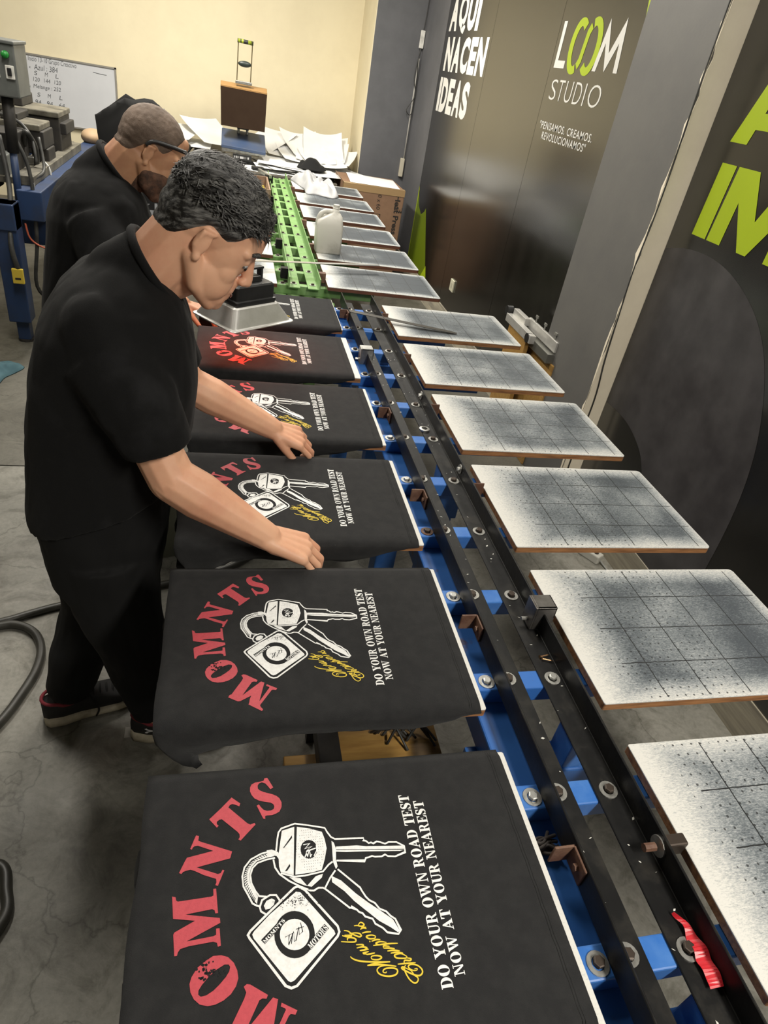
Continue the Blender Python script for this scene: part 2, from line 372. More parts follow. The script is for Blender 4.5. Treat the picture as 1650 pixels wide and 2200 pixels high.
def wtext(name, body, y0, y1, z0, z1, mt, par, bold=0.0, px=PX, sh=0.0, space=1.0):
    mb = MB(); fit_text(mb, body, (px - .0012, y0, z0 + T), (0, -1, 0), (0, 0, 1), y0 - y1, z1 - z0, bold, sh, space)
    return mb.build(name, mt, par, recalc=False)
LW = dict(A=1.0, Q=1.05, U=.95, I=.36, N=1.0, C=.95, E=.82, D=.98, S=.9)
for word, y0, y1, z0, z1 in (('AQUI', 6.63, 5.83, 1.262, 1.515), ('NACEN', 6.60, 5.50, 0.985, 1.222), ('IDEAS', 6.615, 5.72, 0.69, 0.94)):
    tot = sum(LW[c_] for c_ in word) + .10 * (len(word) - 1); yy = y0; un_ = (y0 - y1) / tot
    for c_ in word:
        wtext('letter', c_, yy, yy - LW[c_] * un_, z0 - (.02 if c_ == 'Q' else 0), z1, M_letter, far, 0.052); yy -= (LW[c_] + .10) * un_
mb = MB()
mb.add([(PX - .0012, y, z + T) for y, z in [(4.252, 1.083), (4.252, 1.296), (4.212, 1.296), (4.212, 1.118), (4.115, 1.118), (4.115, 1.083)]], [(0, 1, 2, 3), (0, 3, 4, 5)])
mb.build('logo_letter', M_letter, far)
mb = MB(); mm = [(3.74, 1.083), (3.765, 1.083), (3.70, 1.299), (3.625, 1.15), (3.535, 1.299), (3.495, 1.083), (3.53, 1.083), (3.553, 1.215), (3.627, 1.083), (3.70, 1.21)]
vs, fs = flat_fill([[(-y, z) for y, z in [(3.765, 1.083), (3.705, 1.299), (3.632, 1.16), (3.538, 1.299), (3.495, 1.083), (3.535, 1.083), (3.555, 1.20), (3.632, 1.083), (3.693, 1.20), (3.725, 1.083)]]])
mb.add([(PX - .0012, -a, b + T) for a, b in vs], fs); mb.build('logo_letter', M_letter, far)
mb = MB(); lem = [(-math.cos(t) * .160 + .018 * math.sin(2 * t), .108 * math.sin(2 * t) * (1 if True else 1)) for t in [2 * PI * k / 72 for k in range(72)]]
def loopO(cx, a0, a1, rx=.075, rz=.106, n=26): return [(cx + rx * math.cos(a0 + (a1 - a0) * k / n), rz * math.sin(a0 + (a1 - a0) * k / n)) for k in range(n + 1)]
o_ = (PX - .0012, 3.925, 1.184 + T)
for (cx, a0, a1) in ((-.082, .9, 5.15), (.082, -2.25, 2.0)):
    L_ = loopO(cx, a0, a1); mb.ribbon(L_, [.036 + .014 * abs(math.cos(a0 + (a1 - a0) * k / 26)) for k in range(27)], o_, (0, -1, 0), (0, 0, 1))
mb.ribbon([(-.035, -.088), (-.012, -.06), (0, 0), (.012, .06), (.035, .088)], .04, o_, (0, -1, 0), (0, 0, 1))
mb.build('logo_letter', M_lime, far)
for ch, y0, y1 in (('S', 4.215, 4.13), ('T', 4.11, 4.035), ('U', 4.01, 3.925), ('D', 3.895, 3.805), ('I', 3.775, 3.762), ('O', 3.72, 3.585)):
    wtext('lettering', ch, y0, y1, 0.932, 1.03, M_letter, far, -0.012)
wtext('lettering', '"PENSAMOS. CREAMOS.', 4.243, 3.545, 0.787, 0.826, M_letter, far, 0.012, space=1.15)
wtext('lettering', 'REVOLUCIONAMOS"', 4.175, 3.59, 0.737, 0.776, M_letter, far, 0.012, space=1.15)
# lime shape low at the far end, lime slip at the near top
vs, fs = flat_fill([[(-6.72, .05), (-6.70, .02), (-6.62, -.10), (-6.50, -.15), (-6.40, -.11), (-6.36, -.07), (-6.05, -.50), (-5.95, -.625), (-6.72, -.625)]])
MB().add([(PX - .0008, -a, b + T) for a, b in vs], fs).build('printed_shape', M_limed, far, recalc=False)
vs, fs = flat_fill([[(-6.72, .06), (-6.695, .03), (-6.70, -.625), (-6.72, -.625)], [(-6.15, -.625), (-6.03, -.5), (-5.94, -.625)]])
MB().add([(PX - .0016, -a, b + T) for a, b in vs], fs).build('printed_shape', M_lime, far, recalc=False)
vs, fs = flat_fill([[(-3.44, 1.5), (-3.36, 1.22), (-3.20, 1.1), (-3.20, 1.9), (-3.5, 1.9)]])
MB().add([(PX - .0008, -a, b + T) for a, b in vs], fs).build('printed_shape', M_lime, far, recalc=False)

near = empty('printed_wall_panel', (XW - .006, 1.4, 0.08), 'black and charcoal panel with big lime letters on the near right wall', 'wall panel')
MB().box(PX, XW, -0.6, 2.626, 0.03, CEIL_Z - .02).build('panel', M_panel, near)
# charcoal disc print: large circle rising under the letters, cut by a black quarter round at the far lower corner
big = [(-2.624, .505), (-2.50, .535), (-2.36, .545), (-2.22, .53), (-2.08, .485), (-1.96, .42), (-1.86, .33), (-1.77, .2), (-1.70, .04), (-1.66, -.15), (-1.645, -.4), (-1.65, -.77), (-2.624, -.77)]
quarter = [(-2.624, -.20), (-2.52, -.198), (-2.42, -.205), (-2.33, -.23), (-2.25, -.27), (-2.19, -.33), (-2.14, -.40), (-2.10, -.50), (-2.08, -.60), (-2.075, -.77), (-2.624, -.77)]
sm = bez([(p[0], p[1], 0) for p in big[:-1]], 5)
vs, fs = flat_fill([[(p.x, p.y) for p in sm] + [big[-1]]])
MB().add([(PX - .0007, -a, b + T) for a, b in vs], fs).build('printed_shape', M_panelg, near, recalc=False)
sm = bez([(p[0], p[1], 0) for p in quarter[:-1]], 5)
vs, fs = flat_fill([[(p.x, p.y) for p in sm] + [quarter[-1]]])
MB().add([(PX - .0014, -a, b + T) for a, b in vs], fs).build('printed_shape', M_panel, near, recalc=False)
def poly_wall(name, loops, mt, par):
    vs, fs = flat_fill([[(-y, z) for y, z in lp_] for lp_ in loops]); MB().add([(PX - .0014, -a, b + T) for a, b in vs], fs).build(name, mt, par, recalc=False)
poly_wall('lettering', [[(2.492, .592), (2.478, .846), (2.392, .846), (2.405, .592)]], M_lime, near)
poly_wall('lettering', [[(2.395, .592), (2.377, .846), (2.26, .846), (2.185, .70), (2.11, .846), (1.99, .846), (1.985, .592), (2.065, .592), (2.065, .74), (2.16, .592), (2.21, .592), (2.305, .74), (2.313, .592)]], M_lime, near)
poly_wall('lettering', [[(2.485, .914), (2.375, 1.17), (2.275, 1.17), (2.15, .914), (2.245, .914), (2.265, .962), (2.375, .962), (2.39, .914)], [(2.36, 1.012), (2.29, 1.012), (2.325, 1.095)]], M_lime, near)
poly_wall('lettering', [[(2.13, .914), (2.13, 1.17), (2.04, 1.17), (2.04, .914)]], M_lime, near)

# black cable stapled down the near column, conduit and switch by the far column
cb = bez([(1.432, 2.624, 2.35 + .6), (1.430, 2.624, 2.03), (1.434, 2.622, 1.77), (1.441, 2.623, 1.55), (1.440, 2.622, 1.39), (1.434, 2.623, 1.2), (1.443, 2.622, 1.0), (1.455, 2.622, .8), (1.476, 2.622, .6), (1.470, 2.622, .3), (1.474, 2.622, .05)], 8)
tag(MB().tube(cb, .0032, 6).build('power_cable', M_rubber, smooth=True), 'thin black cable running down the edge of the cream column flank', 'cable')
t = empty('cable_conduit', (1.525, 7.46, .8), 'thin grey conduit with a small white switch beside the far column', 'conduit')
MB().cyl((1.528, 7.475, T + .02), (1.528, 7.475, T + 1.05), .008, 8).build('pipe', mat('conduit_grey', (0.35, 0.34, 0.31), .5), t, smooth=True)
MB().box(1.505, 1.545, 7.45, 7.475, T + 1.13, T + 1.27).build('switch', M_white, t, bev=.004)
MB().tube(bez([(1.527, 7.46, T + 1.13), (1.50, 7.44, T + .9), (1.535, 7.44, T + .75), (1.47, 7.44, T + .62), (1.53, 7.45, T + .6), (1.53, 7.46, T + .9), (1.515, 7.45, T + 1.02), (1.527, 7.465, T + 1.15)], 6), .004, 6).build('cable', M_rubber, t)
MB().tube(bez([(1.527, 7.46, T + 1.26), (1.535, 7.46, T + 1.5), (1.52, 7.46, T + 1.9), (1.53, 7.46, CEIL_Z)], 6), .004, 6).build('cable', M_rubber, t)
MB().box(1.495, 1.535, 7.45, 7.49, T + .02, T + .19).build('duct_stub', mat('bare_plaster2', (.5, .46, .36), .8), t, bev=.004)
t = empty('wall_socket', (PX, 5.17, T - .42), 'small ivory wall socket low on the black panel', 'socket')
MB().box(PX - .012, PX, 5.125, 5.215, T - .465, T - .375).build('cover_plate', mat('ivory_plastic', (.55, .53, .40), .45), t, bev=.003)
MB().box(PX - .0135, PX - .011, 5.155, 5.185, T - .44, T - .40).build('socket_face', mat('ivory_dark', (.42, .40, .30), .5), t)
t = empty('power_strip', (1.455, 2.18, 0), 'white power strip with a cable on the floor by the right wall', 'power strip')
MB().obox((1.455, 2.18, .022), (.5, -.85, 0), (.85, .5, 0), (0, 0, 1), .055, .024, .022).build('body', mat('dirty_white_plastic', (.5, .49, .44), .5), t, bev=.006)
for k in (-1, 1): MB().cyl((1.455 + .012 * k, 2.18 - .022 * k, .044), (1.455 + .012 * k, 2.18 - .022 * k, .0455), .012, 10).build('outlet', M_boltd, t)
MB().tube(bez([(1.483, 2.133, .02), (1.495, 2.10, .008), (1.50, 2.0, .006), (1.46, 1.8, .006), (1.48, 1.4, .006)], 6), .004, 6).build('cord', mat('grey_cord', (.3, .3, .28), .5), t)

# ceiling lamps
M_tube = mat('lamp_tube', (1, 1, 1), .5, emit=LIGHT_COL, estr=6.0)
for i, (x, y, p) in enumerate(FIXTURES):
    t = empty('ceiling_lamp', (x, y, CEIL_Z - .1), ['fluorescent ceiling lamp over the middle of the left aisle', 'fluorescent ceiling lamp over the far left aisle', 'fluorescent ceiling lamp before the near end of the blue table', 'fluorescent ceiling lamp over the right boards of the blue table', 'fluorescent ceiling lamp over the green table', 'fluorescent ceiling lamp over the blue machine'][i], 'ceiling lamp', 'ceiling lamps')
    MB().box(x - .15, x + .15, y - .62, y + .62, CEIL_Z - .06, CEIL_Z).build('housing', M_white, t)
    for dx in (-.07, .07): MB().cyl((x + dx, y - .58, CEIL_Z - .085), (x + dx, y + .58, CEIL_Z - .085), .014, 10).build('tube', M_tube, t)
    ld = bpy.data.lights.new('lamp_light', 'AREA'); ld.shape = 'RECTANGLE'; ld.size = .28; ld.size_y = 1.2; ld.energy = p; ld.color = LIGHT_COL
    lo = bpy.data.objects.new('lamp_light', ld); COL.objects.link(lo); lo.parent = t; lo.location = (0, 0, -.01)

# ================================================================== BLUE TABLE
XA, XB_, BL, BW, PITCH = 0.250, 0.496, 0.583, 0.400, 0.49
Y0R = 0.270; Y0L = 0.2745           # near edge of the first board on either side
bt = empty('print_table', (0.375, 1.7, 0), 'long blue steel printing table with two black angle rails down its middle', 'table')
ZB = T - 0.03                        # top of the cross bars
bars = [0.356 + 0.2485 * k for k in range(12)] + [0.107]
barm = None
for k, y in enumerate(sorted(bars)):
    MB().box(0.0, 0.75, y - .0225, y + .0225, ZB - .04, ZB).build('cross_bar', M_bluer if k % 3 == 0 else M_blue, bt, bev=.003)
for x0, x1 in ((.262, .338),):
    MB().box(x0, x1, -.1, 3.2, ZB - .10, ZB - .04).build('long_beam', M_bluer, bt, bev=.004)
for y in (0.28, 0.742, 1.72, 2.72):
    MB().box(.24, .51, y - .035, y + .035, ZB - .20, ZB - .10).build('lower_beam', M_blue, bt, bev=.004)
    MB().box(.425, .465, y - .03, y + .03, ZB - .10, ZB).build('spacer_block', M_blue, bt, bev=.003)
for y in (0.742, 1.72, 2.72):
    for x in (.30, .46):
        MB().box(x - .035, x + .035, y - .035, y + .035, 0.012, ZB - .20).build('leg', M_blue, bt, bev=.004)
        MB().box(x - .06, x + .06, y - .06, y + .06, 0.0, .012).build('foot_plate', M_blue, bt)
    MB().box(.30, .46, y - .02, y + .02, .25, .29).build('leg_brace', M_blue, bt, bev=.003)
th = .0045
def angle_iron(mt, par, xv, xh, y0, y1, zb, zt, name='rail'):
    s = 1 if xh > xv else -1
    mb = MB(); prof = [(xv, zb), (xh, zb), (xh, zb + th), (xv + s * th, zb + th), (xv + s * th, zt), (xv, zt)]
    mb.prism(prof, (0, y0, 0), (1, 0, 0), (0, 0, 1), (0, 1, 0), y1 - y0); return mb.build(name, mt, par, bev=.0012, seg=1)
angle_iron(M_blksteel, bt, .303, .362, -.05, 3.19, ZB, ZB + .052)
angle_iron(M_blksteel, bt, .457, .404, -.05, 3.19, ZB, ZB + .052)
# bolts with washers
def bolt_mesh(name, r, h):
    mb = MB(); mb.tube([(0, 0, 0), (0, 0, h * .9), (0, 0, h)], [r, r, r * .8], 6); me = mb.build(name, M_boltd).data; ob = [o for o in bpy.data.objects if o.data == me][0]; bpy.data.objects.remove(ob); return me
ME_bolt = bolt_mesh('bolt', .0085, .007)
ME_boltz = ME_bolt.copy(); ME_boltz.materials[0] = M_zinc
mbw = MB(); n = 18; ri, ro = .0095, .0165
mbw.loft([[(r * math.cos(2 * PI * k / n), r * math.sin(2 * PI * k / n), z) for k in range(n)] for r, z in ((ri, 0), (ro, 0), (ro, .002), (ri, .002), (ri, 0))], cap=False)
wo = mbw.build('washer', M_zinc, loc=(0, 0, 0)); ME_washer = wo.data; bpy.data.objects.remove(wo)
ME_washr = ME_washer.copy(); ME_washr.materials[0] = M_rust
def bolt(par, x, y, z, zinc=False, rusty=False):
    b_ = meshobj('bolt', ME_boltz if zinc else ME_bolt, None, par, Vector((x, y, z + .002)) - wloc(par)); b_.rotation_euler.z = random.uniform(0, 1)
    w_ = meshobj('washer', ME_washr if rusty else ME_washer, None, b_, (random.uniform(-.001, .001), random.uniform(-.001, .001), -.002)); return b_
for k, y in enumerate(sorted(bars)):
    bolt(bt, .2865, y - .002, ZB, zinc=(k in (2, 3, 4, 6, 7)), rusty=(k == 5))
    bolt(bt, .333, y, ZB + th)
    bolt(bt, .4295, y - .004, ZB + th, zinc=(k == 3))
# rusty stop tabs on the rails, clips
def tab(x, y, side, mt, h=.04, wdt=.02, par=bt, name='stop_tab', zt=None):
    # small L: one leg along the rail, one leg standing out from it
    z0 = ZB + .018; s = side
    mb = MB(); mb.box(min(x, x + s * .004), max(x, x + s * .004), y - .022, y + .022, z0 - .012, z0 + h - .012)
    mb.box(min(x, x + s * .036), max(x, x + s * .036), y + .018, y + .022, z0 - .012, z0 + h - .012)
    o = mb.build(name, mt, par, bev=.001, seg=1)
    b_ = MB().cyl((x + s * .004, y - .004, z0 + .010), (x + s * .010, y - .004, z0 + .010), .006, 6); b_.build('tab_bolt', M_rust if mt == M_rust else M_zinc, o)
    return o
for y in (0.475, 0.975, 1.46, 1.955, 2.93): tab(.303, y, -1, M_rust)
for y in (1.50, 2.0, 2.45, 2.93): tab(.457, y, 1, M_rust)
# steel clips folded over the rail edges
def clip(x, y, s, mt):
    mb = MB(); zt = ZB + .052
    mb.box(x - .022, x + .024, y - .020, y - .014, zt - .045, zt + .018)
    mb.box(x - .022, x + .024, y - .020, y + .024, zt + .013, zt + .018)
    mb.box(x - .027, x - .022, y - .020, y + .024, zt - .045, zt + .018)
    mb.box(x + .020, x + .024, y - .020, y + .024, zt - .012, zt + .018)
    o = mb.build('rail_clip', mt, bt, bev=.001, seg=1)
    MB().cyl((x - .027, y, zt - .03), (x - .042, y, zt - .03), .0045, 8).build('clip_bolt', M_zinc, o)
clip(.457, 1.005, 1, mat('clip_steel', (.20, .19, .18), .4, m=.8, c2=(.12, .11, .10), sc=25))
clip(.303, 2.44, -1, M_steel)
# bolt with big washer sticking through the right rail
bo = MB().tube([(.445, .487, ZB + .028), (.425, .487, ZB + .028)], .007, 8).build('side_bolt', M_rust, bt)
MB().cyl((.4525, .487, ZB + .028), (.4495, .487, ZB + .028), .017, 16).build('side_washer', M_zinc, bo)
MB().obox((.478, .487, ZB + .028), (1, 0, 0), (0, 1, 0), (0, 0, 1), .018, .010, .016).build('side_nut', M_boltd, bo, bev=.003)
for (y) in (1.62, 2.12):
    bo = MB().tube([(.4525, y, ZB + .03), (.442, y, ZB + .03)], .007, 8).build('side_bolt', M_zinc, bt)
    MB().cyl((.4525, y, ZB + .03), (.4500, y, ZB + .03), .015, 14).build('side_washer', M_zinc, bo)
# paint flecks on the rails
random.seed(11)
mb = MB()
for k in range(110):
    x = random.choice((random.uniform(.309, .36), random.uniform(.406, .452))); y = random.uniform(.2, 2.6) ** 1.0
    l = random.uniform(.002, .009); a = random.uniform(0, PI); z = ZB + th + .0004
    d = Vector((math.cos(a), math.sin(a), 0)) * l * .5; e = Vector((-d.y, d.x, 0)) * random.uniform(.2, .6)
    c_ = Vector((x, y, z)); mb.add([c_ - d, c_ + e, c_ + d, c_ - e], [(0, 1, 2, 3)])
tag(mb.build('paint_flecks', M_white, bt, recalc=False), kind='stuff')

# ---------------- printing boards
def make_board(name, wood, face=None):
    e = bpy.data.objects.new(name, None); e.empty_display_size = .05; COL.objects.link(e)
    n = 6; r = .012
    def rr(ins, z, rr_=r):
        pts = []
        for (cx, cy, a0) in ((BL - ins - rr_, BW - ins - rr_, 0), (ins + rr_, BW - ins - rr_, PI / 2), (ins + rr_, ins + rr_, PI), (BL - ins - rr_, ins + rr_, 1.5 * PI)):
            q = rr_ if cx > BL / 2 else rr_ * .35
            cx2 = cx if cx > BL / 2 else ins + q; cy2 = (BW - ins - q) if cy > BW / 2 else ins + q
            for k in range(n): a = a0 + PI / 2 * k / (n - 1); pts.append((cx2 + q * math.cos(a), cy2 + q * math.sin(a), z))
        return pts
    MB().loft([rr(.0, -.019), rr(.0, -.003)]).build('wood_core', wood, e)
    MB().loft([rr(.0, -.003), rr(.0, -.0008), rr(.0012, 0)]).build('printed_face', face or M_board, e)
    for y in (.09, .31): MB().box(.03, BL - .05, y - .02, y + .02, -.03, -.019).build('support_bar', M_blksteel, e)
    return e
proto = make_board('print_board', M_wood)
ordr = ['nearest', 'second nearest', 'third nearest', 'fourth nearest', 'fifth nearest', 'sixth nearest']
def place_board(proto_, x, y, z, label, group, first, flip=False, rz=0.0):
    o = proto_ if first else copy_tree(proto_)
    o.location = (x, y, z)
    if rz: o.rotation_euler.z = rz
    if flip: o.rotation_euler.z = PI; o.location = (x + BL, y + BW, z)
    return tag(o, label, 'print board', group)
for i in range(6):
    place_board(proto, XB_, Y0R + PITCH * i, T, ordr[i] + ' bare white gridded board on the right of the blue table', 'bare gridded boards right of the blue rails', i == 0)
for i in range(6):
    place_board(proto, XA - BL, Y0L + PITCH * i, T, 'wooden board inside the ' + ordr[i] + ' black shirt', 'boards inside the black shirts', False, flip=True)
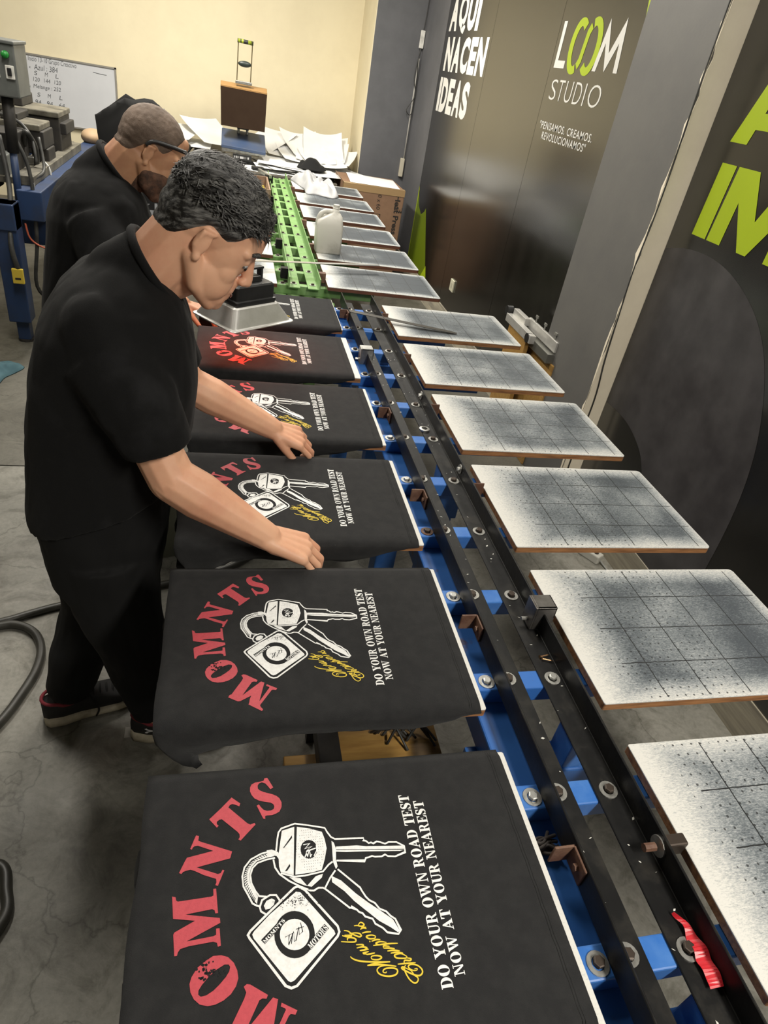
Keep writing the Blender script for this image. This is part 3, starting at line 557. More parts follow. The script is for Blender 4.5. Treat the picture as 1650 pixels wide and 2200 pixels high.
# ================================================================== PRINTED SHIRTS
import json
ART = json.loads('''{"red":[[[[-1620,3817],[-1577,3823],[-1492,3649],[-1537,3624],[-1570,3675],[-1611,3728],[-1663,3752],[-1707,3737],[-1729,3700],[-1727,3652],[-1702,3621],[-1643,3587],[-1575,3561],[-1507,3536],[-1448,3502],[-1407,3460],[-1380,3392],[-1384,3319],[-1419,3249],[-1472,3222],[-1532,3203],[-1608,3205],[-1633,3199],[-1635,3155],[-1663,3161],[-1753,3374],[-1719,3392],[-1695,3349],[-1654,3300],[-1604,3277],[-1545,3277],[-1502,3298],[-1491,3339],[-1506,3377],[-1548,3405],[-1632,3426],[-1717,3453],[-1784,3496],[-1825,3557],[-1846,3615],[-1844,3682],[-1821,3728],[-1768,3756],[-1706,3762],[-1636,3775]]],[[[-2122,3542],[-1995,3434],[-2009,3389],[-2072,3423],[-2114,3436],[-2147,3421],[-2167,3387],[-1893,3111],[-1853,3089],[-1791,3109],[-1779,3082],[-1995,2866],[-2026,2886],[-2007,2917],[-2010,2960],[-2034,2996],[-2261,3213],[-2294,3209],[-2331,3182],[-2333,3147],[-2305,3119],[-2329,3092],[-2440,3228],[-2271,3388]]],[[[-2616,3007],[-2576,2994],[-2579,2953],[-2584,2929],[-2549,2908],[-2115,2723],[-2141,2629],[-2589,2554],[-2367,2459],[-2306,2432],[-2268,2440],[-2242,2484],[-2219,2473],[-2303,2275],[-2336,2290],[-2322,2325],[-2327,2371],[-2487,2438],[-2610,2507],[-2671,2533],[-2731,2524],[-2768,2513],[-2785,2488],[-2819,2504],[-2753,2650],[-2725,2702],[-2373,2759],[-2586,2855],[-2632,2852],[-2655,2833],[-2666,2807],[-2688,2821],[-2630,2975]]],[[[-2888,2209],[-2843,2194],[-2834,2153],[-2811,2136],[-2382,2148],[-2357,2160],[-2362,2244],[-2325,2244],[-2295,1932],[-2330,1933],[-2339,1972],[-2371,1990],[-2708,1965],[-2499,1918],[-2271,1870],[-2264,1811],[-2677,1646],[-2350,1664],[-2315,1675],[-2316,1749],[-2273,1748],[-2254,1543],[-2291,1535],[-2303,1582],[-2349,1601],[-2647,1587],[-2748,1569],[-2773,1534],[-2782,1497],[-2814,1498],[-2842,1743],[-2830,1768],[-2583,1875],[-2857,1932],[-2869,2037]]],[[[-2345,1439],[-2248,1435],[-2165,1403],[-2095,1331],[-2054,1244],[-2041,1157],[-2069,1076],[-2130,1002],[-2216,950],[-2308,922],[-2399,918],[-2491,948],[-2559,1009],[-2602,1085],[-2617,1175],[-2596,1244],[-2533,1333],[-2440,1395]],[[-2206,1327],[-2157,1320],[-2139,1293],[-2150,1245],[-2191,1189],[-2258,1126],[-2337,1066],[-2416,1030],[-2481,1025],[-2511,1049],[-2510,1090],[-2472,1144],[-2407,1207],[-2314,1279]]],[[[-1948,997],[-1912,1019],[-1870,1009],[-1663,872],[-1682,835],[-1730,845],[-1766,832],[-1936,549],[-1604,838],[-1545,811],[-1649,399],[-1460,691],[-1466,707],[-1518,733],[-1505,770],[-1324,668],[-1350,627],[-1403,642],[-1427,629],[-1640,318],[-1630,282],[-1591,229],[-1610,192],[-1836,346],[-1824,374],[-1810,460],[-1785,532],[-1972,427],[-2013,422],[-2179,520],[-2156,570],[-2121,582],[-1944,873],[-1919,933]]]],"k":{"st":[[[-1501,2661],[-1475,2831],[-1453,2929],[-1409,2984],[-1206,3038],[-976,2983],[-771,2927],[-744,2863],[-695,2781],[-641,2745],[-212,2713],[-226,2680],[-186,2668],[-150,2630],[-114,2638],[-83,2618],[-27,2642],[22,2628],[93,2595],[149,2615],[268,2602],[374,2531],[368,2440],[208,2396],[100,2411],[63,2440],[8,2418],[-92,2424],[-132,2440],[-185,2426],[-227,2423],[-251,2382],[-657,2431]],[[-1546,2546],[-1529,2434],[-1472,2335],[-1347,2229],[-1198,2137],[-1065,2069],[-1019,2063],[-953,2093],[-891,2086],[-862,2067],[-555,1781],[-538,1794],[-466,1749],[-440,1717],[-396,1697],[-365,1651],[-271,1611],[-244,1545],[-154,1485],[-103,1423],[44,1384],[84,1427],[36,1573],[-18,1615],[-69,1679],[-155,1725],[-205,1804],[-276,1849],[-316,1898],[-364,1993],[-375,2025],[-656,2311]],[[-1455,2348],[-1273,2278],[-1124,2276],[-866,2304],[-776,2388],[-715,2424]],[[-690,2300],[-774,2208],[-860,2082]],[[-1572,2669],[-1716,2644],[-1859,2581],[-1946,2481],[-1978,2363],[-1965,2227],[-1900,2103],[-1850,1996],[-1792,1961],[-1755,1949]],[[-1522,2567],[-1640,2556],[-1767,2523],[-1838,2461],[-1871,2366],[-1859,2259],[-1809,2150],[-1758,2078],[-1662,2060]],[[-1671,1834],[-1743,1885],[-1756,1942],[-1723,2024],[-1616,2076],[-1533,2066],[-1492,1996],[-1498,1968]]],"tag":[[[-1671,1834],[-1284,2132],[-1229,2143],[-1141,2085],[-752,1581],[-739,1511],[-768,1461],[-1338,979],[-1408,965],[-1475,998],[-1896,1579],[-1917,1621],[-1887,1664]]],"fill":[[[-694,2722],[-664,2694],[-643,2600],[-663,2447],[-651,2350],[-680,2314],[-710,2421],[-700,2581]],[[-1403,2949],[-1218,2990],[-1279,2297],[-1455,2364],[-1473,2443],[-1472,2601],[-1427,2825]],[[-1180,2986],[-997,2941],[-819,2871],[-790,2758],[-777,2623],[-824,2465],[-880,2329],[-1026,2307],[-1255,2302]],[[-639,2632],[-330,2617],[-199,2590],[342,2541],[371,2515],[357,2491],[-644,2592]],[[-645,2582],[-174,2537],[363,2478],[291,2466],[-245,2518],[-510,2538],[-648,2559]],[[-1343,2280],[-1189,2249],[-1105,2138],[-976,2250],[-870,2273],[-892,2222],[-1045,2116],[-1136,2144],[-1255,2203]],[[-755,2229],[-629,2153],[-449,1959],[-297,1822],[-131,1686],[4,1570],[68,1422],[41,1405],[-46,1478],[-184,1572],[-345,1727],[-481,1859],[-601,2006],[-757,2145]],[[-1589,2646],[-1717,2620],[-1852,2548],[-1931,2449],[-1958,2346],[-1942,2224],[-1884,2115],[-1834,2037],[-1791,1982],[-1774,2073],[-1824,2152],[-1874,2261],[-1887,2367],[-1854,2471],[-1774,2548],[-1639,2580],[-1528,2592]],[[-1635,2684],[-1563,2689],[-1478,2647],[-1421,2532],[-1446,2503],[-1497,2588],[-1559,2611],[-1622,2626]],[[-1703,1950],[-1664,2009],[-1595,2030],[-1552,2003],[-1569,1948],[-1624,1905],[-1683,1898]],[[-1627,1835],[-1265,2078],[-1205,2063],[-804,1533],[-794,1491],[-1361,1042],[-1410,1027],[-1444,1048],[-1847,1573],[-1864,1621],[-1837,1658]]],"blk":[[[-1261,2867],[-1403,2691],[-1387,2692],[-1264,2825]],[[-1323,2458],[-1397,2365],[-1365,2366],[-1317,2426]],[[-1755,1541],[-1468,1774],[-1423,1727],[-1707,1489]],[[-1180,1408],[-924,1630],[-871,1569],[-1135,1344]],[[-1062,1517],[-1075,1457],[-1100,1401],[-1136,1354],[-1181,1317],[-1232,1292],[-1288,1279],[-1345,1280],[-1401,1294],[-1453,1321],[-1499,1359],[-1537,1407],[-1565,1462],[-1581,1522],[-1584,1584],[-1574,1645],[-1552,1702],[-1517,1753],[-1473,1793],[-1420,1821],[-1362,1836],[-1302,1836],[-1243,1821],[-1188,1793],[-1141,1752],[-1103,1701],[-1076,1643],[-1063,1580]],[[-914,2621],[-921,2592],[-932,2565],[-949,2542],[-970,2523],[-994,2510],[-1020,2503],[-1047,2503],[-1073,2509],[-1097,2521],[-1118,2539],[-1135,2562],[-1147,2589],[-1153,2618],[-1154,2647],[-1148,2677],[-1137,2704],[-1120,2728],[-1099,2747],[-1075,2761],[-1049,2768],[-1021,2769],[-995,2762],[-970,2750],[-949,2731],[-932,2708],[-920,2681],[-914,2651]]],"wht2":[[[-1134,1526],[-1142,1486],[-1160,1450],[-1186,1418],[-1218,1394],[-1256,1377],[-1296,1369],[-1338,1370],[-1379,1380],[-1418,1398],[-1452,1424],[-1479,1456],[-1500,1493],[-1511,1534],[-1513,1575],[-1506,1615],[-1490,1653],[-1465,1685],[-1433,1711],[-1395,1729],[-1353,1738],[-1310,1738],[-1267,1728],[-1227,1708],[-1193,1681],[-1165,1648],[-1145,1609],[-1135,1568]]],"scrib":[[[-1446,1534],[-1394,1554],[-1409,1438],[-1333,1587],[-1335,1467],[-1312,1478],[-1263,1632],[-1264,1538],[-1217,1572],[-1237,1683]],[[-1394,1554],[-1349,1569],[-1373,1446]],[[-1302,1610],[-1197,1630]]],"scribw":[[[-1101,2528],[-1071,2589],[-1068,2533],[-1028,2617],[-1021,2519],[-1001,2557]],[[-1109,2708],[-1018,2715],[-1090,2649],[-990,2671],[-1078,2606],[-935,2640]],[[-922,2688],[-923,2606],[-971,2530]]],"momq":[[-1734,1528],[-1707,1496],[-1461,1764],[-1429,1728]],"motq":[[-1170,1407],[-1132,1352],[-925,1623],[-877,1569]],"specks":[[-1396,1955],[-1236,2060],[-1096,1905],[-1160,1870],[-1234,1893],[-1340,1892]]},"yel":[[[-636,1207],[-608,1178],[-539,1146],[-432,1122],[-287,1100],[-133,1082]],[[-133,1081],[-289,1090],[-435,1081]],[[-435,1079],[-256,1064],[-63,1021]],[[-67,1019],[-185,1046],[-267,1046],[-307,1029],[-319,1006],[-303,972],[-250,942],[-172,924],[-97,929],[-60,958],[-69,991],[-125,1009],[-199,1015],[-239,1001],[-243,978],[-211,969],[-202,981]],[[-373,1162],[-355,1138],[-282,1126],[-238,1140],[-253,1162],[-310,1176],[-355,1175],[-373,1162]],[[-312,1206],[-426,1202]],[[-390,1233],[-467,1223],[-417,1207]],[[-386,1259],[-506,1258]],[[-484,1252],[-406,1274],[-462,1295],[-541,1293]],[[-541,1293],[-458,1301],[-458,1321],[-543,1332]],[[-732,1393],[-645,1377],[-556,1367],[-535,1384],[-550,1407],[-608,1425],[-646,1417],[-642,1394]],[[-708,1460],[-636,1437],[-582,1447],[-678,1461]],[[-677,1518],[-626,1504],[-579,1467],[-495,1421],[-458,1426],[-475,1454],[-533,1471],[-609,1471]],[[164,960],[199,961],[191,943],[146,946],[106,969],[90,998],[124,1015],[204,999],[257,950],[259,906],[217,880],[156,893],[69,940],[10,979],[3,997],[26,997],[44,925],[79,852],[132,808],[177,823],[186,859],[149,892],[116,947],[37,996],[63,1013]],[[197,1027],[76,1035],[-40,1041]],[[46,1036],[57,1070],[127,1060],[145,1079],[96,1094]],[[100,1110],[26,1154],[-60,1147],[-37,1112],[73,1094],[100,1110]],[[56,1155],[-23,1175],[-107,1176]],[[17,1186],[-63,1205],[-146,1206]],[[-44,1221],[-117,1237],[-192,1246]],[[-106,1255],[-179,1271],[-190,1253]],[[10,1277],[-145,1290],[-320,1293]],[[-138,1306],[-215,1326],[-277,1317],[-251,1295],[-161,1286]],[[-214,1349],[-270,1356],[-333,1345]],[[-363,1348],[-349,1343]],[[-267,1397],[-320,1418],[-390,1411],[-365,1382],[-290,1374],[-267,1397]],[[-321,1457],[-381,1462],[-444,1456]],[[-375,1502],[-418,1518],[-459,1503]],[[-376,1520],[-441,1521]],[[-535,1557],[-489,1555],[-438,1538],[-402,1547],[-409,1571],[-445,1587],[-477,1560]]],"t1":[[495,626],[651,626],[475,3268],[640,3199]],"t2":[[701,741],[845,749],[693,3149],[856,3092]]}''')
for g in (ART['red'][5],): g[0] = [[p[0] - 30, p[1] + 62] for p in g[0]]
ART['t1'] = [[p[0] - 30, p[1] + 62] for p in ART['t1']]; ART['t2'] = [[p[0] - 30, p[1] + 62] for p in ART['t2']]
for k_ in ('t1', 't2'): ART[k_][3] = [ART[k_][3][0], ART[k_][2][1]]
def el(cx, cy, rx, ry, a0=0, a1=2 * PI, n=22): return [(cx + rx * math.cos(a0 + (a1 - a0) * k / n), cy + ry * math.sin(a0 + (a1 - a0) * k / n)) for k in range(n + (0 if abs(a1 - a0 - 2 * PI) < 1e-6 else 1))]
def rc(x0, y0, x1, y1): return [[(x0, y0), (x1, y0), (x1, y1), (x0, y1)]]
SG = {  # bold serif capitals: width, list of fill groups
 'D': (.92, [rc(.1, 0, .36, 1), rc(0, 0, .45, .07), rc(0, .93, .45, 1), [[(.36, 0)] + el(.42, .5, .5, .5, -PI / 2, PI / 2) + [(.36, 1), (.36, .93)] + list(reversed(el(.40, .5, .25, .43, -PI / 2, PI / 2))) + [(.36, .07)]]]),
 'O': (.95, [[el(.475, .5, .475, .52), el(.475, .5, .185, .46)]]),
 'U': (.92, [rc(0, .93, .42, 1), rc(.58, .93, .92, 1), [[(.1, .95), (.1, .32)] + el(.46, .32, .36, .34, PI, 2 * PI) + [(.82, .95), (.70, .95), (.70, .32)] + list(reversed(el(.53, .32, .17, .25, PI, 2 * PI))) + [(.36, .95)]]]),
 'R': (.95, [rc(.1, 0, .36, 1), rc(0, 0, .46, .07), rc(0, .93, .45, 1), [[(.36, .45)] + el(.45, .725, .36, .275, -PI / 2, PI / 2) + [(.36, 1), (.36, .93)] + list(reversed(el(.42, .725, .13, .205, -PI / 2, PI / 2))) + [(.36, .52)]], [[(.42, .50), (.62, .50), (.86, .07), (.97, .07), (.97, 0), (.70, 0)]]]),
 'Y': (.95, [rc(.36, 0, .62, .48), rc(.26, 0, .72, .07), rc(-.03, .93, .43, 1), rc(.58, .93, .97, 1), [[(.04, .95), (.33, .95), (.56, .50), (.62, .40), (.36, .40)]], [[(.74, .95), (.86, .95), (.62, .44), (.50, .44)]]]),
 'N': (.98, [rc(0, 0, .36, .07), rc(0, .93, .30, 1), rc(.64, .93, .98, 1), rc(.13, 0, .23, .95), rc(.76, .0, .86, .95), [[(.08, 1), (.36, 1), (.86, .0), (.70, 0)]]]),
 'W': (1.35, [rc(-.02, .93, .40, 1), rc(.43, .93, .84, 1), rc(1.0, .93, 1.36, 1), [[(.05, .95), (.32, .95), (.52, 0), (.38, 0)]], [[(.60, .95), (.68, .95), (.50, .0), (.42, 0)]], [[(.50, .95), (.78, .95), (.98, 0), (.84, 0)]], [[(1.14, .95), (1.24, .95), (.96, 0), (.88, 0)]]]),
 'A': (.98, [rc(-.03, 0, .33, .07), rc(.52, 0, 1.0, .07), [[(.08, .03), (.18, .03), (.50, .86), (.44, 1.0)]], [[(.42, 1.0), (.54, 1.0), (.92, .03), (.62, .03), (.40, .80)]], rc(.22, .28, .68, .36)]),
 'T': (.88, [rc(.30, 0, .58, 1), rc(.18, 0, .70, .07), rc(0, .92, .88, 1), [[(0, 1), (0, .66), (.06, .66), (.16, .92)]], [[(.88, 1), (.88, .66), (.82, .66), (.72, .92)]]]),
 'E': (.84, [rc(.1, 0, .36, 1), rc(0, 0, .82, .07), rc(0, .93, .80, 1), rc(.36, .46, .56, .54), rc(.53, .34, .59, .66), [[(.82, 0), (.86, .32), (.79, .32), (.66, .07)]], [[(.80, 1), (.82, .70), (.75, .70), (.64, .93)]]]),
 'S': (.78, [[[(.68, .98), (.66, .68), (.60, .68), (.52, .86), (.38, .94), (.27, .90), (.25, .80), (.33, .70), (.56, .60), (.72, .46), (.76, .28), (.68, .10), (.50, -.02), (.32, 0), (.18, .05), (.12, 0), (.06, 0), (.06, .34), (.12, .34), (.20, .16), (.34, .06), (.46, .08), (.51, .18), (.46, .29), (.26, .40), (.10, .52), (.04, .70), (.10, .90), (.28, 1.02), (.44, 1.01), (.58, .95), (.62, 1.0)]]]),
 'M': (1.15, [rc(0, 0, .36, .07), rc(.64, 0, 1.15, .07), rc(0, .93, .36, 1), rc(.80, .93, 1.15, 1), rc(.12, 0, .22, .95), rc(.78, 0, 1.04, 1), [[(.06, 1), (.34, 1), (.62, .12), (.50, 0)]], [[(.50, 0), (.58, 0), (.88, 1), (.78, 1)]]]),
 ' ': (.38, [])}
_gc = {}
def serif_line(mb, body, q, z):
    """q = start-top, start-base, end-top, end-base in shirt coords (m)"""
    st, sb, et, eb = [Vector((a, b)) for a, b in q]
    tot = sum(SG[c][0] + .07 for c in body) - .07; x = 0.0
    for c in body:
        wd, groups = SG[c]
        for gi, lps in enumerate(groups):
            key = (c, gi)
            if key not in _gc: _gc[key] = flat_fill(lps)
            vs, fs = _gc[key]; out = []
            for (a, b) in vs:
                u = (x + a) / tot; p = (sb * (1 - u) + eb * u) * (1 - b) + (st * (1 - u) + et * u) * b; out.append((p.x, p.y, z))
            mb.add(out, fs)
        x += wd + .07
M_shirt = mat('black_cotton', (0.0165, 0.0165, 0.017), 0.92, c2=(0.022, 0.022, 0.022), sc=40, bump=0.5, bsc=900, spec=0.2, sheen=0.06)
M_red = mat('red_ink', (0.50, 0.058, 0.075), 0.6, c2=(0.44, 0.048, 0.065), sc=200, bump=.2, bsc=700)
M_ink = mat('white_ink', (0.80, 0.80, 0.78), 0.6, c2=(.68, .68, .66), sc=150)
M_yink = mat('yellow_ink', (0.68, 0.50, 0.030), 0.6)
M_shblk = mat('shirt_black_gap', (0.016, 0.016, 0.0165), 0.9, spec=.25)
k4 = 1e-4
def sc_(l): return [(p[0] * k4, p[1] * k4) for p in l]
ZP = 0.0062
def mesh_from(mb, name, mt):
    o = mb.build(name, mt, loc=(0, 0, 0), recalc=False); me = o.data; bpy.data.objects.remove(o); return me
# arched red lettering
mb = MB(); random.seed(5)
for letter in ART['red']:
    vs, fs = flat_fill([sc_(l) for l in letter]); mb.add([(a, b, ZP) for a, b in vs], fs)
ME_red = mesh_from(mb, 'arched_lettering', M_red)
_wc = (ART['red'][4][0][16][0] * k4 + .012, ART['red'][4][0][16][1] * k4 - .005)
mb = MB()   # worn spots in the red ink
for k in range(46):
    cx = _wc[0] + random.gauss(0, .006); cy = _wc[1] + random.gauss(0, .006); r = random.uniform(.0006, .0022)
    mb.add([(cx + r * math.cos(a) * random.uniform(.6, 1.3), cy + r * math.sin(a), ZP + .0002) for a in (0, 1.2, 2.5, 3.9, 5.1)], [(0, 1, 2, 3, 4)])
ME_worn = mesh_from(mb, 'worn_ink', M_shblk)
# key artwork, layered
K = ART['k']; mb = MB()
for st in K['st']: mb.ribbon(sc_(st), .0024, (0, 0, ZP), (1, 0, 0), (0, 1, 0))
mb.ribbon(sc_(K['tag'][0]), .0030, (0, 0, ZP), (1, 0, 0), (0, 1, 0), closed=True)
for p in K['fill']:
    vs, fs = flat_fill([sc_(p)]); mb.add([(a, b, ZP) for a, b in vs], fs)
ME_key = mesh_from(mb, 'key_print', M_ink)
mb = MB()
for p in K['blk']:
    vs, fs = flat_fill([sc_(p)]); mb.add([(a, b, ZP + .0002) for a, b in vs], fs)
random.seed(9)
cx0 = sum(p[0] for p in K['specks']) / len(K['specks']) * k4; cy0 = sum(p[1] for p in K['specks']) / len(K['specks']) * k4
for k in range(150):      # distressed corner of the tag
    cx = cx0 + random.gauss(0, .014); cy = cy0 + .004 + random.gauss(0, .0055); r = random.uniform(.0003, .0010)
    mb.add([(cx - r, cy - r * .6, ZP + .0002), (cx + r, cy - r, ZP + .0002), (cx + r * .4, cy + r, ZP + .0002)], [(0, 1, 2)])
fl_ = [sc_(p) for p in K['fill']]
hx0 = min(p[0] for p in fl_[2]); hx1 = max(p[0] for p in fl_[2]); hy0 = min(p[1] for p in fl_[2]); hy1 = max(p[1] for p in fl_[2])
for i in range(13):       # fine cross hatch on the key head
    for j in range(16):
        x = hx0 + (hx1 - hx0) * (i + 1.2) / 15; y = hy0 + (hy1 - hy0) * (j + 1.2) / 18
        if abs(i - 6.5) / 7.5 + abs(j - 8) / 14 < 1.0 and random.random() < .8:
            mb.add([(x, y, ZP + .0002), (x + .0008, y, ZP + .0002), (x + .0008, y + .0008, ZP + .0002), (x, y + .0008, ZP + .0002)], [(0, 1, 2, 3)])
lo_ = sc_(K['st'][4]); li_ = sc_(K['st'][5])
for k in range(26):       # coils of the chain
    u = .08 + .72 * k / 25; i = u * (len(lo_) - 1); a = Vector(lo_[int(i)]).lerp(Vector(lo_[min(int(i) + 1, len(lo_) - 1)]), i % 1)
    i = u * (len(li_) - 1); b_ = Vector(li_[int(i)]).lerp(Vector(li_[min(int(i) + 1, len(li_) - 1)]), i % 1)
    p0 = a.lerp(b_, .18); p1 = a.lerp(b_, .55); mb.ribbon([p0, p1], .0010, (0, 0, ZP + .0002), (1, 0, 0), (0, 1, 0))
ME_keyb = mesh_from(mb, 'key_shading', M_shblk)
mb = MB()
for p in K['wht2']:
    vs, fs = flat_fill([sc_(p)]); mb.add([(a, b, ZP + .0004) for a, b in vs], fs)
ME_disc = mesh_from(mb, 'tag_disc', M_ink); mb = MB()
for st in K['scribw']: mb.ribbon(sc_(st), .0016, (0, 0, ZP + .0004), (1, 0, 0), (0, 1, 0))
serif_line(mb, 'MOMNTS', sc_(K['momq']), ZP + .0004); serif_line(mb, 'MOTORS', sc_(K['motq']), ZP + .0004)
ME_keyw = mesh_from(mb, 'tag_lettering', M_ink)
mb = MB()
for st in K['scrib']: mb.ribbon(sc_(st), .0009, (0, 0, ZP + .0006), (1, 0, 0), (0, 1, 0))
ME_scrib = mesh_from(mb, 'monogram', M_shblk)
mb = MB()
for st in ART['yel']:
    P = bez([(p[0] * k4, p[1] * k4, 0) for p in st], 5); n = len(P)
    mb.ribbon([(p.x, p.y) for p in P], [.0011 + .0009 * math.sin(PI * k / (n - 1)) for k in range(n)], (0, 0, ZP), (1, 0, 0), (0, 1, 0))
ME_yel = mesh_from(mb, 'script_lettering', M_yink)
mb = MB(); serif_line(mb, 'DO YOUR OWN ROAD TEST', sc_(ART['t1']), ZP); serif_line(mb, 'NOW AT YOUR NEAREST', sc_(ART['t2']), ZP)
ME_tag = mesh_from(mb, 'tagline', M_ink)

def drop(x, i):
    u = (x + .345) / .58
    d = .090 - .038 * min(1, u * 1.6) + .012 * math.sin(9 * u + i)
    if u > .82: d *= max(.22, 1 - (u - .82) * 4.3)
    return d
def shirt_mesh(i, xr):
    mb = MB(); xl = -.3365; nx = 46; rings = []
    H = .40; o = .006; zt = .0055
    amp = [.0004, .0004, .0012, .0022, .0006, .0006][i]
    for a in range(nx + 4):
        if a <= 3:      # collar end: rounds over and hangs
            x = xl - (.001, .002, -.001, -.014)[3 - a]; dz = (0.0, .008, .03, .055)[3 - a]
        else: x = xl + (xr - xl) * (a - 3) / nx; dz = 0
        d = drop(max(x, xl), i); ring = []
        def nz(y, z, s=1.0): return mnoise.noise(Vector((x * 9 + i * 7, y * 9, z * 14))) * s
        for k in range(23):      # top, back to front
            y = H + o - (H + 2 * o) * k / 22.0
            edge = min(y + o, H + o - y); z = zt - (0.007 * (1 - edge / .012) ** 2 if edge < .012 else 0)
            wr = amp * mnoise.noise(Vector((x * 11 + i * 3 + y * 9, y * 26 - x * 8, i * 2.3)))
            pr = 1.0 if (x > .10 and y < .19) or y < .03 else .12
            ring.append((x + (nz(y, 0, .006) if a < 4 else 0), y, z + wr * pr - dz))
        for k in range(1, 9):    # front side down
            u = k / 8.0; out = .010 * math.sin(PI * u) * (1 if x < .2 else .3)
            ring.append((x + nz(0, u, .004) + .07 * u * max(0, 1 - (x - xl) / .12), -o - out * .5 - nz(0, u * .5 + x, .009) * u + .02 * u * u, min(zt - .008, zt - .008 - (d - .004) * u) - dz * (1 - .3 * u)))
        for k in range(1, 11):   # underneath, slack
            u = k / 11.0; ring.append((x, .014 + (H - .03) * u, zt - d - .004 - .012 * math.sin(PI * u) - dz * .7))
        for k in range(0, 8):    # back side up
            u = 1 - k / 8.0; ring.append((x + nz(.4, u, .004), H + o + nz(.4, u + x, .006) * u - .016 * u * u, zt - .008 - (d * .9 - .004) * u - dz * (1 - .3 * u)))
        rings.append(ring)
    mb.loft(rings, cap=False)
    nr = len(rings[0]); mb.f.append(tuple(range(nr - 1, -1, -1)))
    return mb
def sleeve(sx, y0, sgn, i):
    """short sleeve flopped under the collar end of the board"""
    mb = MB(); rings = []
    for a in range(7):
        u = a / 6.0; ring = []; c_ = Vector((-.302 - .030 * math.sin(u * 2.2), y0 + sgn * (.01 * u), -.03 - .06 * u)); 
        for k in range(12):
            t_ = 2 * PI * k / 12; ring.append(c_ + Vector((.016 * math.cos(t_) * (1 + .5 * mnoise.noise(Vector((k, u * 3, i)))), .06 * math.sin(t_) * (1 - .25 * u), .012 * math.sin(t_ * 2 + i))))
        rings.append(ring)
    return mb.loft(rings)
YSH = [0.002, 0.0, 0.0, 0.0, 0.0, 0.0]
pfx = ['nearest', 'second nearest', 'third nearest', 'fourth nearest', 'fifth nearest', 'sixth nearest']
extra = ['with the print cut off by the picture edge', 'lying flat in front of the reaching hands', 'under the near hand of the front man', 'under the far hand of the front man', 'glowing red under the heat lamp', 'half hidden behind the heat lamp']
for i in range(6):
    yf = Y0L + PITCH * i
    t = empty('printed_tshirt', (0, yf, T), pfx[i] + ' black printed T-shirt on the table, ' + extra[i], 't-shirt', 'black printed shirts on the left boards')
    xr = [.2385, .2385, .2365, .2375, .226, .2445][i]
    m_ = shirt_mesh(i, xr); o = m_.build('shirt_body', M_shirt, None, smooth=True, loc=(0, 0, 0)); o.parent = t
    for sg, y0 in ((1, .29), (-1, .16)):
        s_ = sleeve(0, y0, sg, i + sg).build('sleeve', M_shirt, None, smooth=True, loc=(0, 0, 0)); s_.parent = t
    h_ = MB()
    for dx in (.017, .021): h_.ribbon([(xr - dx + .0006 * math.sin(k * 2.1), .002 + .396 * k / 30) for k in range(31)], .0009, (0, 0, .0061), (1, 0, 0), (0, 1, 0))
    h_ = h_.build('hem_stitch', mat('stitch_black', (.009, .009, .009), .95), None, recalc=False, loc=(0, 0, 0)); h_.parent = t
    dx, dy = ((0, 0), (.003, -.0062), (.003, -.004), (0.0, -.006), (-.004, .008), (.004, .003))[i]
    ar = meshobj('arched_lettering', ME_red, None, t, (dx, dy, 0)); tag(meshobj('worn_ink', ME_worn, None, ar), kind='stuff')
    ky = meshobj('key_print', ME_key, None, t, (dx, dy, 0)); tag(meshobj('key_shading', ME_keyb, None, ky), kind='stuff'); tag(meshobj('tag_lettering', ME_keyw, None, ky), kind='stuff'); meshobj('tag_disc', ME_disc, None, ky); meshobj('monogram', ME_scrib, None, ky)
    meshobj('script_lettering', ME_yel, None, t, (dx, dy, 0)); meshobj('tagline', ME_tag, None, t, (dx, dy, 0))

# ================================================================== GREEN TABLE
GY = [3.277, 3.79, 4.325, 4.86, 5.36, 5.91]; ZG = T + .015
gt = empty('print_table', (.13, 4.7, 0), 'long light green steel printing table beyond the blue one', 'table')
zb = ZG - .03
def gx(y): return (y - 3.3) * .0115      # the table stands slightly askew
gb = []
for y in GY: gb += [y + .085, y + .315]
gb += [6.45]
for y in gb:
    dx = gx(y); MB().box(-.25 + dx, .5 + dx, y - .02, y + .02, zb - .045, zb).build('cross_bar', M_green, gt, bev=.003)
MB().box(.01, .29, 3.235, 3.275, zb - .09, zb - .045).build('end_bar', M_green, gt, bev=.003)
for x0 in (.0, .20): 
    mb = MB(); mb.add([(x0 + gx(y) + a, y, z) for y in (3.24, 6.5) for a, z in ((0, zb - .10), (.055, zb - .10), (.055, zb - .045), (0, zb - .045))], [(0, 1, 2, 3), (4, 7, 6, 5), (0, 4, 5, 1), (1, 5, 6, 2), (2, 6, 7, 3), (3, 7, 4, 0)]); mb.build('long_beam', M_green, gt, bev=.003)
for y in (3.5, 4.9, 6.3):
    MB().box(-.05 + gx(y), .31 + gx(y), y - .03, y + .03, zb - .17, zb - .10).build('lower_beam', M_green, gt, bev=.003)
    for x in (.03, .23):
        MB().box(x - .03 + gx(y), x + .03 + gx(y), y - .03, y + .03, 0, zb - .17).build('leg', M_green, gt, bev=.003)
for xv, xh in ((.062, .118), (.218, .158)):
    s = 1 if xh > xv else -1; zt = zb + .052
    prof = [(xv, zb), (xh, zb), (xh, zb + th), (xv + s * th, zb + th), (xv + s * th, zt), (xv, zt)]
    mb = MB(); n = len(prof); mb.add([(x + gx(y), y, z) for y in (3.30, 6.48) for x, z in prof], [tuple(range(n)), tuple(range(2 * n - 1, n - 1, -1))] + [(k, (k + 1) % n, n + (k + 1) % n, n + k) for k in range(n)])
    mb.build('rail', M_green, gt)
for y in gb:
    for x in (.035, .09, .185): bolt(gt, x + gx(y), y, zb + (th if x > .05 else 0))
